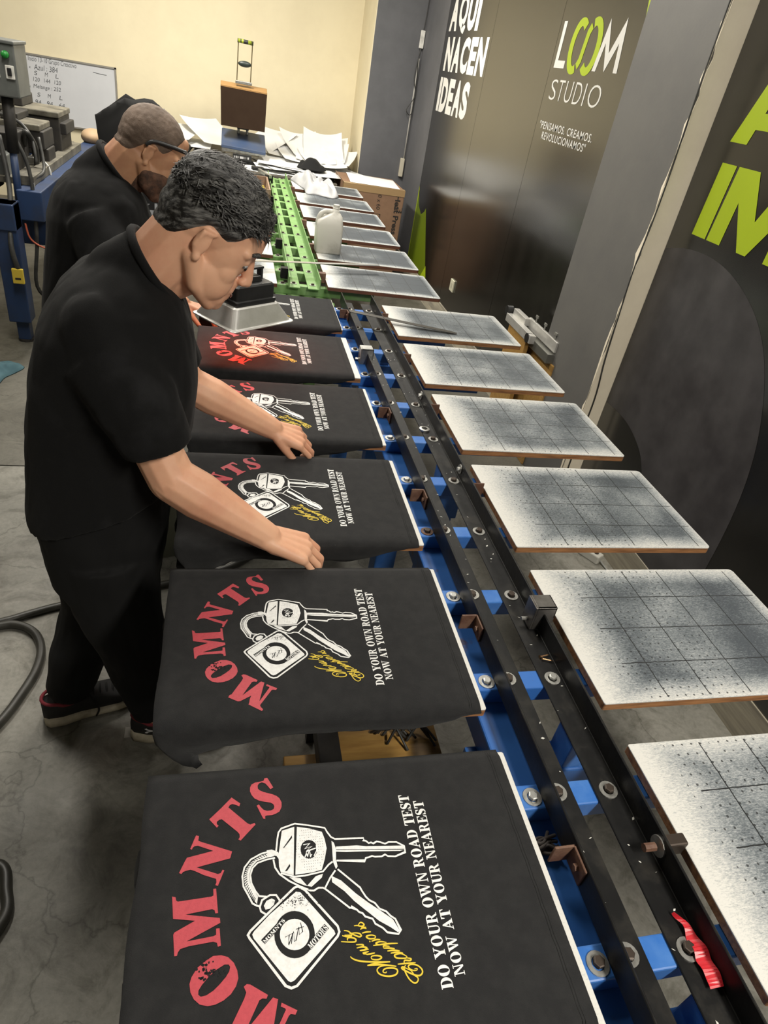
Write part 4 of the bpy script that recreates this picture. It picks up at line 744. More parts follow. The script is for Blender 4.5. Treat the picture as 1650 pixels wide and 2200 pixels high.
for k, y in enumerate((3.42, 4.0, 4.62, 5.25, 5.8)):
    o = MB().box(.026 + gx(y), .062 + gx(y), y - .02, y + .02, zb + .012, zb + .062).build('stop_tab', M_blksteel, gt)
    o = MB().box(.218 + gx(y), .252 + gx(y), y - .016, y + .016, zb + .008, zb + .056).build('stop_tab', M_rust, gt)
protod = make_board('print_board', M_woodd, M_boardg)
for i, y in enumerate(GY):
    place_board(protod, .252 + gx(y), y, ZG, ordr[i] + ' grey gridded board on the right of the green table', 'gridded boards right of the green rails', i == 0, rz=-.0115)
for i, y in enumerate(GY):
    place_board(protod, .002 + gx(y) - BL, y - .03, ZG, ['nearest', 'second nearest', 'third nearest', 'fourth nearest', 'fifth nearest', 'farthest'][i] + ' board on the left of the green table', 'boards left of the green rails', False, flip=True)

# ================================================================== LOOSE THINGS ON THE TABLES
# white jug
jx, jy, jz = .325, 3.965, ZG
t = empty('plastic_jug', (jx, jy, jz), 'dirty white plastic jug with a handle standing on the boards', 'jug')
M_jug = mat('dirty_white_jug', (.60, .585, .53), .45, c2=(.42, .40, .34), sc=9, mix=(.5, .75), bump=.1)
def rrect(hx, hy, r, z, cx=0, cy=0, n=5):
    pts = []
    for sx_, sy_, a0 in ((1, 1, 0), (-1, 1, PI / 2), (-1, -1, PI), (1, -1, 1.5 * PI)):
        for k in range(n): a = a0 + PI / 2 * k / (n - 1); pts.append((jx + cx + sx_ * (hx - r) + r * math.cos(a), jy + cy + sy_ * (hy - r) + r * math.sin(a), z))
    return pts
MB().loft([rrect(.068, .052, .012, jz + .0), rrect(.074, .057, .014, jz + .008), rrect(.074, .057, .016, jz + .15), rrect(.070, .053, .018, jz + .172), rrect(.046, .045, .018, jz + .198, .020), rrect(.024, .024, .018, jz + .214, .030), rrect(.019, .019, .0185, jz + .220, .030), rrect(.019, .019, .0185, jz + .242, .030)]).build('bottle', M_jug, t, smooth=True)
MB().tube(bez([(jx + .012, jy, jz + .214), (jx - .022, jy, jz + .216), (jx - .052, jy, jz + .200), (jx - .066, jy, jz + .165), (jx - .066, jy, jz + .142)], 5), [.013] * 21, 10).build('handle', M_jug, t, smooth=True)
MB().lathe((jx + .03, jy, jz + .236), [(.001, 0), (.021, 0), (.021, .004), (.018, .006), (.018, .020), (.001, .020)], 16).build('cap', M_jug, t, smooth=False, bev=.002)
# steel strips
tag(MB().obox((.22, 3.53, ZG + .042), (.62, .17, .0), (-.17, .62, 0), (0, 0, 1), .36, .012, .0015).build('steel_strip', mat('bright_steel', (.62, .61, .58), .3, m=.8)), 'bright flat steel strip lying across the rails of the green table', 'metal strip')
st = MB(); a = Vector((.302, 2.905, T + .026)); b_ = Vector((.785, 2.797, T + .0045)); d = (b_ - a).normalized(); sd = Vector((-d.y, d.x, 0)).normalized()
P = [(0, .013), (.012, .016), (.03, .016), (.36, .0145), (.47, .013), (.495, .006)]
st.add([a + d * x + sd * s * w_ + Vector((0, 0, z)) for z in (0, .002) for s in (1, -1) for x, w_ in (P if s == 1 else P[::-1])], [tuple(range(11, -1, -1)), tuple(range(12, 24))] + [(k, (k + 1) % 12, 12 + (k + 1) % 12, 12 + k) for k in range(12)])
tag(st.build('steel_strip', mat('dark_strip', (.10, .095, .085), .4, m=.7)), 'dark steel strip lying from the rail onto the farthest blue table board', 'metal strip')
# red scrap
rp = [(.437, .398, .004), (.446, .380, .006), (.4475, .362, .004), (.449, .345, .007), (.447, .330, .005), (.448, .315, .008), (.446, .300, .004)]
rb = bez([(x - .006, y, ZB + th + z) for x, y, z in rp], 4); mb = MB(); n = len(rb)
for k in range(n - 1):
    w0 = .001 + .010 * min(1, k / n * 2.2); w1 = .001 + .010 * min(1, (k + 1) / n * 2.2)
    mb.add([rb[k] + Vector((-w0, 0, -.002 * math.sin(k))), rb[k] + Vector((w0 * .9, 0, .004)), rb[k + 1] + Vector((w1 * .9, 0, .004)), rb[k + 1] + Vector((-w1, 0, -.002 * math.sin(k + 1)))], [(0, 1, 2, 3)])
o = mb.build('plastic_scrap', mat('red_plastic', (.55, .02, .03), .35), recalc=False); tag(o, 'twisted scrap of red plastic lying on the near end of the black rail', 'scrap')
so = o.modifiers.new('s', 'SOLIDIFY'); so.thickness = .0012
# screws, nut, rag on the rails
for k, (x, y, a) in enumerate(((.425, .905, .2), (.428, .899, -.35))):
    d = Vector((math.cos(a), math.sin(a), 0)); c_ = Vector((x, y, ZB + th + .0035)); t = empty('wood_screw', c_ - Vector((0, 0, .0035)), ['upper', 'lower'][k] + ' of two small brass screws lying on the right black rail', 'screw', 'loose screws')
    MB().tube([c_, c_ + d * .018, c_ + d * .024], [.0016, .0014, .0003], 6).build('shank', mat('brass', (.35, .2, .1), .4, m=.8), t); MB().tube([c_ - d * .002, c_], [.0038, .0015], 8).build('head', MATS['brass'], t)
mb = MB(); n = 20
mb.loft([[(.415 + r * math.cos(2 * PI * k / n), 1.905 + r * math.sin(2 * PI * k / n), ZB + th + z) for k in range(n)] for r, z in ((.010, 0), (.017, 0), (.0175, .006), (.010, .007), (.010, 0))], cap=False)
tag(mb.build('steel_ring', M_zinc, smooth=False), 'bright steel ring lying on the right black rail', 'ring')
random.seed(21); mb = MB()
for k in range(16): 
    p0 = Vector((.272 + random.uniform(-.006, .012), .535 + random.uniform(-.012, .012), ZB - .038 + .004 * (k % 4))); mb.tube(bez([p0, p0 + Vector((.016, random.uniform(-.01, .01), .006)), p0 + Vector((.034, random.uniform(-.014, .014), .002))], 4), .003, 5)
tag(mb.build('frayed_rag', mat('grey_rag', (.06, .052, .048), .95), smooth=True), 'small bunch of frayed grey rag on the near blue beam', 'rag')

# grey cloth on the far boards
def cloth_lump(pts, h, name, mt, label, cat, seed, z0, res=30, wr=.012, fr=1.0):
    """crumpled cloth over an outline (x,y polygon)"""
    cx = sum(p[0] for p in pts) / len(pts); cy = sum(p[1] for p in pts) / len(pts)
    sm = bez([(p[0], p[1], 0) for p in pts] + [(pts[0][0], pts[0][1], 0)], 6)[:-1]; n = len(sm); mb = MB(); rings = []
    for a in range(res):
        u = 1 - a / (res - 1.0) * .985; ring = []
        for k, p in enumerate(sm):
            x = cx + (p.x - cx) * u; y = cy + (p.y - cy) * u
            f = abs(mnoise.noise(Vector((x * 16 * fr, y * 9 * fr, seed)))) ; g = mnoise.noise(Vector((x * 34 * fr + f * 3, y * 18 * fr, seed + 5)))
            z = z0 + .002 + h * (1 - u ** 4) * (.42 + .9 * f) + wr * g * (1 - u ** 6)
            ring.append((x, y, max(z, z0 + .0015 if u > .97 else z0 + .003)))
        rings.append(ring)
    mb.loft(rings, cap=True)
    return tag(mb.build(name, mt, smooth=True), label, cat)
M_rag = mat('grey_cloth', (.42, .42, .42), .9, c2=(.35, .35, .36), sc=6, bump=.2, bsc=60)
cloth_lump([(.28, 6.30), (.34, 6.52), (.50, 6.60), (.53, 6.30), (.58, 6.05), (.64, 5.80), (.57, 5.66), (.46, 5.72), (.37, 5.72), (.36, 5.95)], .12, 'crumpled_cloth', M_rag, 'crumpled light grey cloth on the far green table boards', 'cloth', 2.0, ZG, wr=.022, fr=.55)
# wooden tray with yellow tools, clamp, on the far left boards
t = empty('wooden_tray', (.0, 5.45, ZG), 'worn wooden tray of yellow tools on the far left boards', 'tray')
M_trayw = mat('old_wood', (.20, .13, .085), .8, c2=(.30, .21, .14), sc=12, bump=.4, stretch=(1, 5, 1))
MB().box(-.17, .06, 5.18, 5.72, ZG, ZG + .012).build('bottom', M_trayw, t)
for a in ((-.17, -.158, 5.18, 5.72), (.048, .06, 5.18, 5.72), (-.158, .048, 5.18, 5.192), (-.158, .048, 5.708, 5.72)): MB().box(a[0], a[1], a[2], a[3], ZG + .012, ZG + .085).build('side_board', M_trayw, t, bev=.002)
M_yel = mat('yellow_plastic', (.55, .40, .02), .4)
for k, (x, y, an) in enumerate(((-.02, 5.35, 1.3), (-.06, 5.5, 1.1), (.02, 5.5, 1.6))):
    d = Vector((math.cos(an), math.sin(an), .12)); c_ = Vector((x, y, ZG + .03)); tag(MB().tube([c_ - d * .08, c_ - d * .02, c_ + d * .05, c_ + d * .09], [.006, .016, .014, .004], 8).build('scraper', M_yel, smooth=True), ['yellow handled scraper near the front of the wooden tray', 'yellow handled scraper in the middle of the wooden tray', 'yellow handled scraper by the right side of the wooden tray'][k], 'scraper', 'yellow scrapers in the tray')
t = empty('squeegee', (.03, 6.1, ZG), 'grey steel squeegee clamp behind the wooden tray', 'clamp')
MB().obox((.05, 6.12, ZG + .05), (.3, -1, 0), (1, .3, 0), (0, 0, 1), .16, .012, .012).build('bar', M_zinc, t, bev=.002)
MB().obox((.005, 6.27, ZG + .055), (.3, -1, 0), (1, .3, 0), (0, 0, 1), .03, .05, .014).build('cross_handle', M_blackpl, t, bev=.006)
MB().obox((.085, 5.99, ZG + .03), (.3, -1, 0), (1, .3, 0), (0, 0, 1), .02, .03, .03).build('jaw', M_blksteel, t, bev=.003)
# ================================================================== HEAT LAMP
A_ = Vector((.78, .625, 0)).normalized(); B_ = Vector((-A_.y, A_.x, 0)); ZU = Vector((0, 0, 1))
lp0 = Vector((-.21, 2.234, T + .125)); LA, LB = .288, .235
lc = lp0 + A_ * LA / 2 + B_ * LB / 2
t = empty('heat_lamp', lc, 'handheld heat lamp with a silver tray shaped reflector and black housing', 'heat lamp')
M_alu = mat('brushed_aluminium', (.60, .59, .56), .4, m=.55, c2=(.5, .49, .46), sc=14, bump=.12, bsc=60)
def lring(ha, hb, z, r=.02, n=6):
    pts = []
    for sa, sb, a0 in ((1, 1, 0), (-1, 1, PI / 2), (-1, -1, PI), (1, -1, 1.5 * PI)):
        for k in range(n): a = a0 + PI / 2 * k / (n - 1); pts.append(lc + A_ * (sa * (ha - r) + r * math.cos(a)) + B_ * (sb * (hb - r) + r * math.sin(a)) + ZU * z)
    return pts
a2, b2 = LA / 2, LB / 2
MB().loft([lring(a2 - .012, b2 - .012, .004), lring(a2, b2, .001), lring(a2, b2, .005), lring(a2 - .010, b2 - .010, .008), lring(a2 - .042, b2 - .042, .062), lring(a2 - .05, b2 - .05, .066, .012), lring(.004, .004, .066, .003), lring(.004, .004, .060, .003), lring(a2 - .052, b2 - .052, .060, .012), lring(a2 - .016, b2 - .016, .006), lring(a2 - .012, b2 - .012, .004)], cap=False).build('reflector', M_alu, t, smooth=False, bev=.002)
M_hous = mat('black_housing', (.014, .014, .014), .4, c2=(.022, .022, .022), sc=20, bump=.1)
MB().loft([lring(.088, .066, .066, .008), lring(.090, .068, .072, .008), lring(.090, .068, .082, .008), lring(.084, .062, .084, .008), lring(.084, .062, .128, .008), lring(.078, .056, .134, .008)]).build('housing', M_hous, t, bev=.002)
MB().loft([lring(.050, .036, .134, .006), lring(.046, .032, .152, .006)]).build('vent_cap', M_hous, t, bev=.002)
hb_ = MB()
for s_ in (-1, 1): hb_.obox(lc + A_ * (.066 * s_) + ZU * .150, A_, B_, ZU, .005, .012, .020)
hb_.obox(lc + ZU * .172, A_, B_, ZU, .075, .012, .004).build('handle_bracket', M_hous, t, bev=.002)
hs = lc + ZU * .160 - A_ * .06; he = hs - A_ * .155 + ZU * .012
MB().tube([hs + A_ * .02, hs - A_ * .03], [.008, .008], 10).build('handle_rod', M_zinc, t, smooth=True)
MB().tube([hs - A_ * .028, hs - A_ * .034, hs - A_ * .09, he], [.008, .0135, .0145, .012], 12).build('wooden_handle', mat('handle_wood', (.42, .26, .10), .45, c2=(.33, .19, .07), sc=20), t, smooth=True)
M_glow = mat('glowing_element', (.9, .2, .02), .5, emit=(1.0, .13, .02), estr=14)
for k in (-1, 0, 1): MB().cyl(lc + B_ * (.055 * k) - A_ * .09 + ZU * .034, lc + B_ * (.055 * k) + A_ * .09 + ZU * .034, .006, 8).build('element', M_glow, t, smooth=True)
MB().tube(bez([lc + B_ * .05 + ZU * .12, lc + B_ * .12 + ZU * .16, lc + B_ * .2 - A_ * .2 + ZU * .05, lc + B_ * .1 - A_ * .4 - ZU * .2, Vector((-.62, 2.9, .05)), Vector((-.8, 3.1, .008))], 6), .004, 6).build('cord', M_rubber, t)
ld = bpy.data.lights.new('lamp_glow', 'AREA'); ld.shape = 'RECTANGLE'; ld.size = .2; ld.size_y = .16; ld.energy = .75; ld.color = (1.0, .10, .03)
lo = bpy.data.objects.new('lamp_glow', ld); COL.objects.link(lo); lo.parent = t; lo.location = (0, 0, .026); lo.rotation_euler.z = math.atan2(A_.y, A_.x)

# ================================================================== BACK TABLE, PRESS, PAPER
t = empty('work_bench', (-.2, 7.3, 0), 'dark wooden bench along the cream back wall', 'bench')
M_bench = mat('dark_bench', (.07, .062, .05), .6, c2=(.12, .105, .08), sc=10, stretch=(1, 6, 1))
MB().box(-1.15, .74, 6.62, 8.14, T - .05, T - .015).build('top', M_bench, t, bev=.004)
MB().box(.745, 1.03, 7.1, 8.14, T - .05, T - .015).build('top', M_bench, t, bev=.004)
for x in (-1.08, -.3, .68):
    for y in (6.7, 8.05): MB().box(x - .035, x + .035, y - .035, y + .035, 0, T - .05).build('leg', M_bench, t)
MB().box(-1.1, .7, 7.3, 7.36, .2, .28).build('stretcher', M_bench, t)
ZBn = T - .015
t = empty('heat_press', (-.1, 7.15, ZBn), 'open heat press with brown upper plate and tall handle on the bench', 'heat press')
M_brown = mat('brown_teflon', (.030, .018, .011), .85, spec=.1, c2=(.026, .015, .009), sc=8)
M_brtop = mat('tan_cover', (.36, .20, .07), .4)
MB().box(-.27, .06, 7.0, 7.42, ZBn, ZBn + .035).build('base', M_blksteel, t, bev=.004)
for x in (-.16, -.06): MB().box(x - .012, x + .012, 7.12, 7.2, ZBn + .035, ZBn + .10).build('upright', M_steel, t)
o = MB(); o.add([(-.305, 6.98, ZBn + .115), (.098, 6.98, ZBn + .10), (.098, 7.36, ZBn + .20), (-.305, 7.36, ZBn + .21), (-.305, 6.98, ZBn + .145), (.098, 6.98, ZBn + .13), (.098, 7.36, ZBn + .23), (-.305, 7.36, ZBn + .24)], [(0, 3, 2, 1), (4, 5, 6, 7), (0, 1, 5, 4), (1, 2, 6, 5), (2, 3, 7, 6), (3, 0, 4, 7)])
o.build('lower_platen', mat('press_blue', (.035, .065, .14), .5, c2=(.05, .07, .12), sc=6), t, bev=.006)
MB().box(-.30, .094, 6.982, 6.996, ZBn + .09, ZBn + .116).build('platen_edge', M_steel, t)
for x in (-.15, -.07): MB().cyl((x, 7.3, ZBn + .2), (x, 7.3, ZBn + .46), .012, 10).build('guide_rod', M_steel, t)
MB().box(-.165, -.055, 7.22, 7.36, ZBn + .26, ZBn + .31).build('pivot_block', M_blackpl, t, bev=.006)
o = MB(); zt0, zt1 = ZBn + .285, ZBn + .585
o.add([(-.31, 7.08, zt0), (.084, 7.08, zt0 - .005), (.092, 7.12, zt1), (-.318, 7.12, zt1 + .008), (-.31, 7.14, zt0), (.084, 7.14, zt0 - .005), (.092, 7.24, zt1 + .03), (-.318, 7.24, zt1 + .035)], [(0, 1, 2, 3), (5, 4, 7, 6), (4, 0, 3, 7), (1, 5, 6, 2), (4, 5, 1, 0)])
o.build('upper_platen', M_brown, t, recalc=True)
MB().add([(-.319, 7.119, zt1 + .006), (.093, 7.119, zt1 - .002), (.093, 7.24, zt1 + .031), (-.319, 7.24, zt1 + .036), (-.319, 7.119, zt1 - .028), (.093, 7.119, zt1 - .034)], [(0, 1, 2, 3), (4, 5, 1, 0)]).build('top_cover', M_brtop, t)
MB().box(-.19, -.045, 7.15, 7.19, zt1 + .035, zt1 + .06).build('handle_base', M_steel, t, bev=.004)
for x, x2 in ((-.178, -.172), (-.058, -.052)): MB().cyl((x, 7.17, zt1 + .05), (x2, 7.12, ZBn + .935), .0045, 8).build('handle_rod', mat('bronze_rod', (.30, .24, .13), .35, m=.8), t)
MB().cyl((-.18, 7.12, ZBn + .94), (-.045, 7.12, ZBn + .935), .016, 12).build('grip', mat('grip_black_lime', (.015, .015, .015), .5, c2=(.30, .36, .02), sc=26, mix=(.52, .56), stretch=(1, .05, .05)), t, smooth=True)
MB().ell((-.113, 7.15, zt1 + .19), (.058, .02, .024)).build('knob', mat('dark_grip', (.02, .03, .025), .4), t, smooth=True)
MB().box(-.20, -.03, 6.96, 6.99, ZBn + .036, ZBn + .085).build('control_panel', M_blackpl, t, bev=.003)
MB().box(-.19, -.05, 6.956, 6.961, ZBn + .05, ZBn + .068).build('display', mat('white_keys', (.5, .5, .5), .5, c2=(.02, .02, .02), sc=60, mix=(.48, .52), stretch=(1, .01, .01)), t)

random.seed(31)
def sheet(x, y, z, rz, w_, h_, curl, tilt, n=7):
    mb = MB(); vs = []; fs = []
    c_, s_ = math.cos(rz), math.sin(rz)
    for i in range(n + 1):
        for j in range(n + 1):
            u = i / n - .5; v = j / n - .5; zz = z + curl * ((u * 2) ** 2 * .5 + max(0, v) ** 2 * 3) + tilt * (v + .5) * h_
            lx, ly = u * w_, v * h_ * math.cos(math.atan(tilt))
            vs.append((x + lx * c_ - ly * s_, y + lx * s_ + ly * c_, zz))
    for i in range(n):
        for j in range(n): a = i * (n + 1) + j; fs.append((a, a + 1, a + n + 2, a + n + 1))
    return mb.add(vs, fs)
lay = 0
for k in range(28):
    if k < 16: x = random.uniform(.10, .55); y = random.uniform(6.9, 7.5)
    elif k < 26: x = random.uniform(.55, .78); y = random.uniform(7.1, 7.55)
    else: x = random.uniform(-.9, -.5); y = random.uniform(7.2, 7.7)
    z = ZBn + .003 + .0035 * (k % 16)
    o = sheet(x, y, z, random.uniform(-.5, .5), .42, .60, .004, .0).build('paper_sheet', M_paper, None, recalc=False, smooth=True)
    tag(o, 'white paper sheet in the messy pile on the back bench', 'paper', 'loose paper on the bench')
# sheets curled up against the wall
for k, (x, y, rz, tl, cu) in enumerate([(.52, 7.62, .25, .2, .08), (.70, 7.60, -.05, .24, .09), (.66, 7.30, .1, .06, .05), (.30, 7.62, .15, .15, .03), (.14, 7.72, -.6, .26, .02), (.62, 7.45, -.1, .08, .05), (.74, 7.55, -.2, .13, .07), (.60, 7.68, .05, .17, .06), (.76, 7.70, -.15, .20, .07), (.80, 7.45, -.3, .07, .06), (-.42, 7.75, .5, .24, .03), (-.75, 7.7, -.2, .10, .04), (.45, 7.40, .12, .06, .04)]):
    o = sheet(x, y, ZBn + .07, rz, .40, .55, cu, tl).build('paper_sheet', M_paper, None, recalc=False, smooth=True)
    tag(o, ['tilted white sheet behind the black cloth bundle', 'broad white sheet standing highest in the curled pile', 'front white sheet of the curled pile by the carton', 'curled white sheet on the bench just right of the press', 'pointed white sheet standing up behind the press right side', 'curled white sheet in front of the far grey column', 'curled white sheet nearest the cream corner of the wall', 'tilted white sheet in the middle of the curled pile', 'highest white sheet leaning on the wall by the grey column', 'white sheet overhanging the right end of the paper pile', 'pointed white sheet standing up left of the heat press', 'leftmost curled white sheet on the bench behind the bearded man', 'curled white sheet arching above the black cloth bundle'][k], 'paper', 'paper curled against the wall')
cloth_lump([(.38, 6.86), (.42, 7.0), (.52, 7.08), (.63, 7.0), (.66, 6.88), (.60, 6.78), (.50, 6.76), (.42, 6.80)], .11, 'cloth_bundle', mat('black_cloth', (.006, .006, .006), .95), 'black cloth bundle stuffed under the white papers on the bench', 'cloth', 4.0, ZBn + .06, wr=.006, fr=.4)

# carton
t = empty('cardboard_carton', (1.06, 6.75, 0), 'brown cardboard carton marked Heat Press beside the far boards', 'carton')
M_card = mat('cardboard', (.25, .145, .085), .75, c2=(.21, .12, .07), sc=8)
M_tape = mat('packing_tape', (.36, .24, .12), .25, spec=.7)
cx0, cx1, cy0, cy1, cz = .775, 1.345, 6.45, 7.05, T + .035
MB().box(cx0, cx1, cy0, cy1, 0.0, cz).build('box', M_card, t, bev=.006)
MB().box(cx0 - .002, cx1 + .002, cy0 - .002, cy0 + .06, cz - .055, cz + .0015).build('tape', M_tape, t)
MB().add([(cx0, cy0 + .0, cz + .001), (cx0, cy1, cz + .001), (cx0 - .02, cy1, cz + .03), (cx0 - .025, cy0, cz + .025)], [(0, 1, 2, 3)]).build('open_flap', M_tape, t)
M_inkb = mat('black_print', (.02, .018, .016), .6)
mb = MB(); fit_text(mb, 'Heat Press M', (1.262, cy0 - .001, T - .012), (0.02, 0, -1), (1, 0, .02), .42, .052, .03); mb.build('lettering', M_inkb, t, recalc=False)
mb = MB(); fit_text(mb, '40 x 60', (1.10, cy0 - .001, T + .0), (-.03, 0, -1), (1, 0, -.03), .15, .036); mb.build('lettering', M_inkb, t, recalc=False)
mb = MB(); fit_text(mb, '3', (1.30, cy0 - .001, T - .11), (0, 0, -1), (1, 0, 0), .05, .045); mb.build('lettering', M_inkb, t, recalc=False)
mb = MB(); mb.ribbon([(1.07, -.19), (1.14, -.19), (1.14, -.30), (1.07, -.30)], .004, (0, cy0 - .001, T), (1, 0, 0), (0, 0, 1), closed=True); mb.build('lettering', M_inkb, t, recalc=False)
tag(MB().add([(.84, 6.50, cz + .003), (1.30, 6.47, cz + .003), (1.33, 6.95, cz + .004), (.87, 7.02, cz + .012), (1.08, 6.48, cz + .004), (1.1, 6.98, cz + .006)], [(0, 4, 5, 3), (4, 1, 2, 5)]).build('paper_sheet', M_paper, recalc=False), 'flat white sheet lying on top of the cardboard carton', 'paper')

# whiteboard
t = empty('whiteboard', (-1.76, 8.17, T - .06), 'white marker board with handwritten sizes leaning on the back wall', 'whiteboard')
MB().box(-2.165, -1.345, 8.17, 8.185, T - .06, T + .505).build('board', mat('whiteboard_white', (.60, .61, .63), .3, c2=(.56, .57, .59), sc=2), t)
M_aluf = mat('alu_frame', (.4, .38, .34), .4, m=.6)
for a in ((-2.175, -1.335, T + .498, T + .512), (-2.175, -1.335, T - .07, T - .056), (-2.175, -2.16, T - .07, T + .512), (-1.35, -1.335, T - .07, T + .512)): MB().box(a[0], a[1], 8.160, 8.19, a[2], a[3]).build('frame', M_aluf, t)
M_mark = mat('marker_ink', (.06, .065, .07), .6)
mb = MB(); yb = 8.168
def hand(s, x0, x1, z0, h, bold=-.008, dz=0): fit_text(mb, s, (x0, yb, z0 + T), (1, 0, dz), (.05, 0, 1), x1 - x0, h, bold, .12)
hand('Inicio 13-10 Grupo Creactivo', -2.13, -1.70, .44, .05); hand('Azul : 384', -2.085, -1.875, .385, .045); hand('x', -2.13, -2.115, .39, .016)
for s_, x in (('S', -2.09), ('M', -1.995), ('L', -1.90)): hand(s_, x, x + .028, .34, .034)
for s_, x in (('120', -2.105), ('144', -2.01), ('120', -1.915)): hand(s_, x, x + .058, .288, .034)
hand('Melange : 252', -2.11, -1.865, .222, .042); hand('x', -2.15, -2.135, .228, .016)
for s_, x in (('S', -2.085), ('M', -1.99), ('L', -1.885)): hand(s_, x, x + .028, .162, .034)
for s_, x in (('94', -2.11), ('94', -2.005), ('64', -1.895)): hand(s_, x, x + .052, .095, .038)
hand('Impresion : 11x10', -2.14, -1.86, .045, .03)
mb.ribbon([(-1.55, .444), (-1.49, .438), (-1.425, .436)], .004, (0, yb, T), (1, 0, 0), (0, 0, 1))
tag(mb.build('handwriting', M_mark, t, recalc=False), kind='stuff')

# ================================================================== BLUE MACHINE ON THE LEFT
M_mblue = mat('machine_blue', (.014, .036, .10), .5, c2=(.018, .030, .065), sc=8)
M_mbeige = mat('machine_beige', (.15, .138, .105), .55, c2=(.05, .045, .034), sc=9)
M_mdark = mat('machine_dark', (.014, .013, .012), .6, c2=(.032, .028, .023), sc=9)
M_mgrey = mat('machine_grey', (.12, .128, .12), .45, c2=(.09, .095, .09), sc=8)
t = empty('printing_machine', (-1.8, 5.3, 0), 'blue framed printing machine with hoses and dark units along the left side', 'machine')
z5 = T + .05
MB().box(-1.40, -1.27, 4.40, 6.75, z5 - .16, z5).build('arm_beam', M_mblue, t, bev=.005)
MB().box(-1.53, -1.41, 4.55, 6.2, z5, z5 + .035).build('slide_rail', M_mbeige, t, bev=.003)
MB().box(-1.405, -1.335, 4.55, 6.05, z5, z5 + .05).build('slide_rail', M_mbeige, t, bev=.003)
MB().box(-1.505, -1.385, 4.25, 4.37, .13, T - .0).build('leg', M_mblue, t, bev=.006)
MB().box(-1.475, -1.405, 4.275, 4.345, .015, .13).build('leg_foot', M_mblue, t, bev=.004)
MB().cyl((-1.44, 4.31, 0), (-1.44, 4.31, .016), .045, 14).build('foot_pad', M_mdark, t)
MB().box(-1.47, -1.29, 4.62, 5.2, T - .30, T + .02).build('cabinet', M_mblue, t, bev=.006)
MB().box(-2.3, -1.385, 4.24, 4.38, T - .14, T - .0).build('front_beam', M_mblue, t, bev=.006)
MB().box(-1.41, -1.28, 6.5, 6.62, 0, z5 - .16).build('leg', M_mblue, t, bev=.006)
MB().box(-2.75, -2.63, 4.25, 4.37, 0, T).build('leg', M_mblue, t, bev=.006)
MB().box(-2.75, -2.63, 6.5, 6.62, 0, T).build('leg', M_mblue, t, bev=.006)
MB().box(-2.75, -1.3, 6.4, 6.5, T - .1, T).build('front_beam', M_mblue, t, bev=.006)
MB().cyl((-1.405, 4.45, T - .1), (-1.395, 4.45, T + .26), .020, 12).build('post', M_mblue, t, smooth=True)
MB().cyl((-1.395, 4.45, T + .23), (-1.385, 4.45, T + .52), .030, 12).build('post_sleeve', M_mdark, t, smooth=True)
for k, (x0, x1, y0, y1, z0, z1, m_) in enumerate([(-2.1, -1.385, 5.05, 5.35, .27, .305, M_mbeige), (-2.1, -1.37, 5.06, 5.34, .17, .27, M_mdark), (-2.1, -1.37, 5.55, 5.95, .30, .335, M_mbeige), (-2.1, -1.375, 5.57, 5.93, .06, .30, M_mdark), (-1.38, -1.34, 5.6, 5.9, .20, .27, M_mdark), (-1.62, -1.52, 5.12, 5.4, .305, .345, M_mdark), (-1.98, -1.6, 5.6, 5.9, .335, .40, M_mdark), (-1.60, -1.47, 4.58, 4.74, .06, .19, M_mgrey), (-1.72, -1.62, 4.45, 4.62, .02, .30, M_mdark), (-1.62, -1.46, 4.75, 5.05, .06, .28, M_mdark), (-1.9, -1.6, 4.7, 5.0, .10, .24, M_mgrey), (-1.46, -1.36, 5.1, 5.3, .06, .17, M_mdark), (-2.2, -1.75, 5.9, 6.3, .25, .42, M_mdark), (-1.9, -1.55, 4.6, 4.75, .0, .16, M_mdark)]):
    MB().box(x0, x1, y0, y1, T + z0, T + z1).build('unit_cover' if m_ == M_mbeige else 'drive_unit', m_, t, bev=.006)
for k, (x, y) in enumerate(((-1.50, 4.72), (-1.54, 4.9), (-1.45, 5.02))): MB().box(x - .025, x + .025, y - .03, y + .03, T + .085, T + .13).build('clamp_block', M_zinc, t, bev=.004)
MB().ell((-1.33, 6.55, T + .09), (.09, .12, .06)).build('filter', mat('tan_filter', (.35, .24, .14), .7), t, smooth=True)
for pts, r in (([(-1.41, 4.48, T + .35), (-1.33, 4.46, T + .15), (-1.33, 4.43, T - .2), (-1.37, 4.44, T - .5), (-1.28, 4.5, T - .62)], .011), ([(-1.47, 4.5, T + .3), (-1.43, 4.4, T + .05), (-1.42, 4.23, T - .2), (-1.40, 4.22, T - .34)], .014), ([(-1.36, 4.9, T + .26), (-1.33, 4.8, T + .1), (-1.34, 4.55, T + .06), (-1.25, 4.5, T - .15), (-1.2, 4.6, T - .3)], .009), ([(-1.85, 5.2, T + .33), (-1.55, 5.05, T + .33), (-1.42, 4.95, T + .26), (-1.38, 4.85, T + .12)], .010), ([(-1.46, 4.95, T + .2), (-1.43, 4.9, T + .28), (-1.40, 4.95, T + .2), (-1.41, 4.98, T + .08)], .016)):
    MB().tube(bez(pts, 6), r, 8).build('hose', M_rubber, t, smooth=True)
MB().tube(bez([(-1.38, 4.42, T - .13), (-1.36, 4.42, T - .22), (-1.27, 4.42, T - .26), (-1.20, 4.45, T - .20), (-1.17, 4.5, T - .05)], 6), .006, 6).build('hose', mat('orange_hose', (.45, .10, .05), .5), t, smooth=True)
MB().tube(bez([(-1.37, 4.98, T + .12), (-1.33, 4.95, T + .07), (-1.325, 4.93, T - .1), (-1.31, 4.92, T - .2)], 6), .007, 6).build('cable_tie', mat('white_cable', (.42, .42, .40), .5), t, smooth=True)
tg = empty('hose_tag', (-1.41, 4.215, T - .42), 'yellow label tag hanging on the hose by the blue machine leg', 'tag')
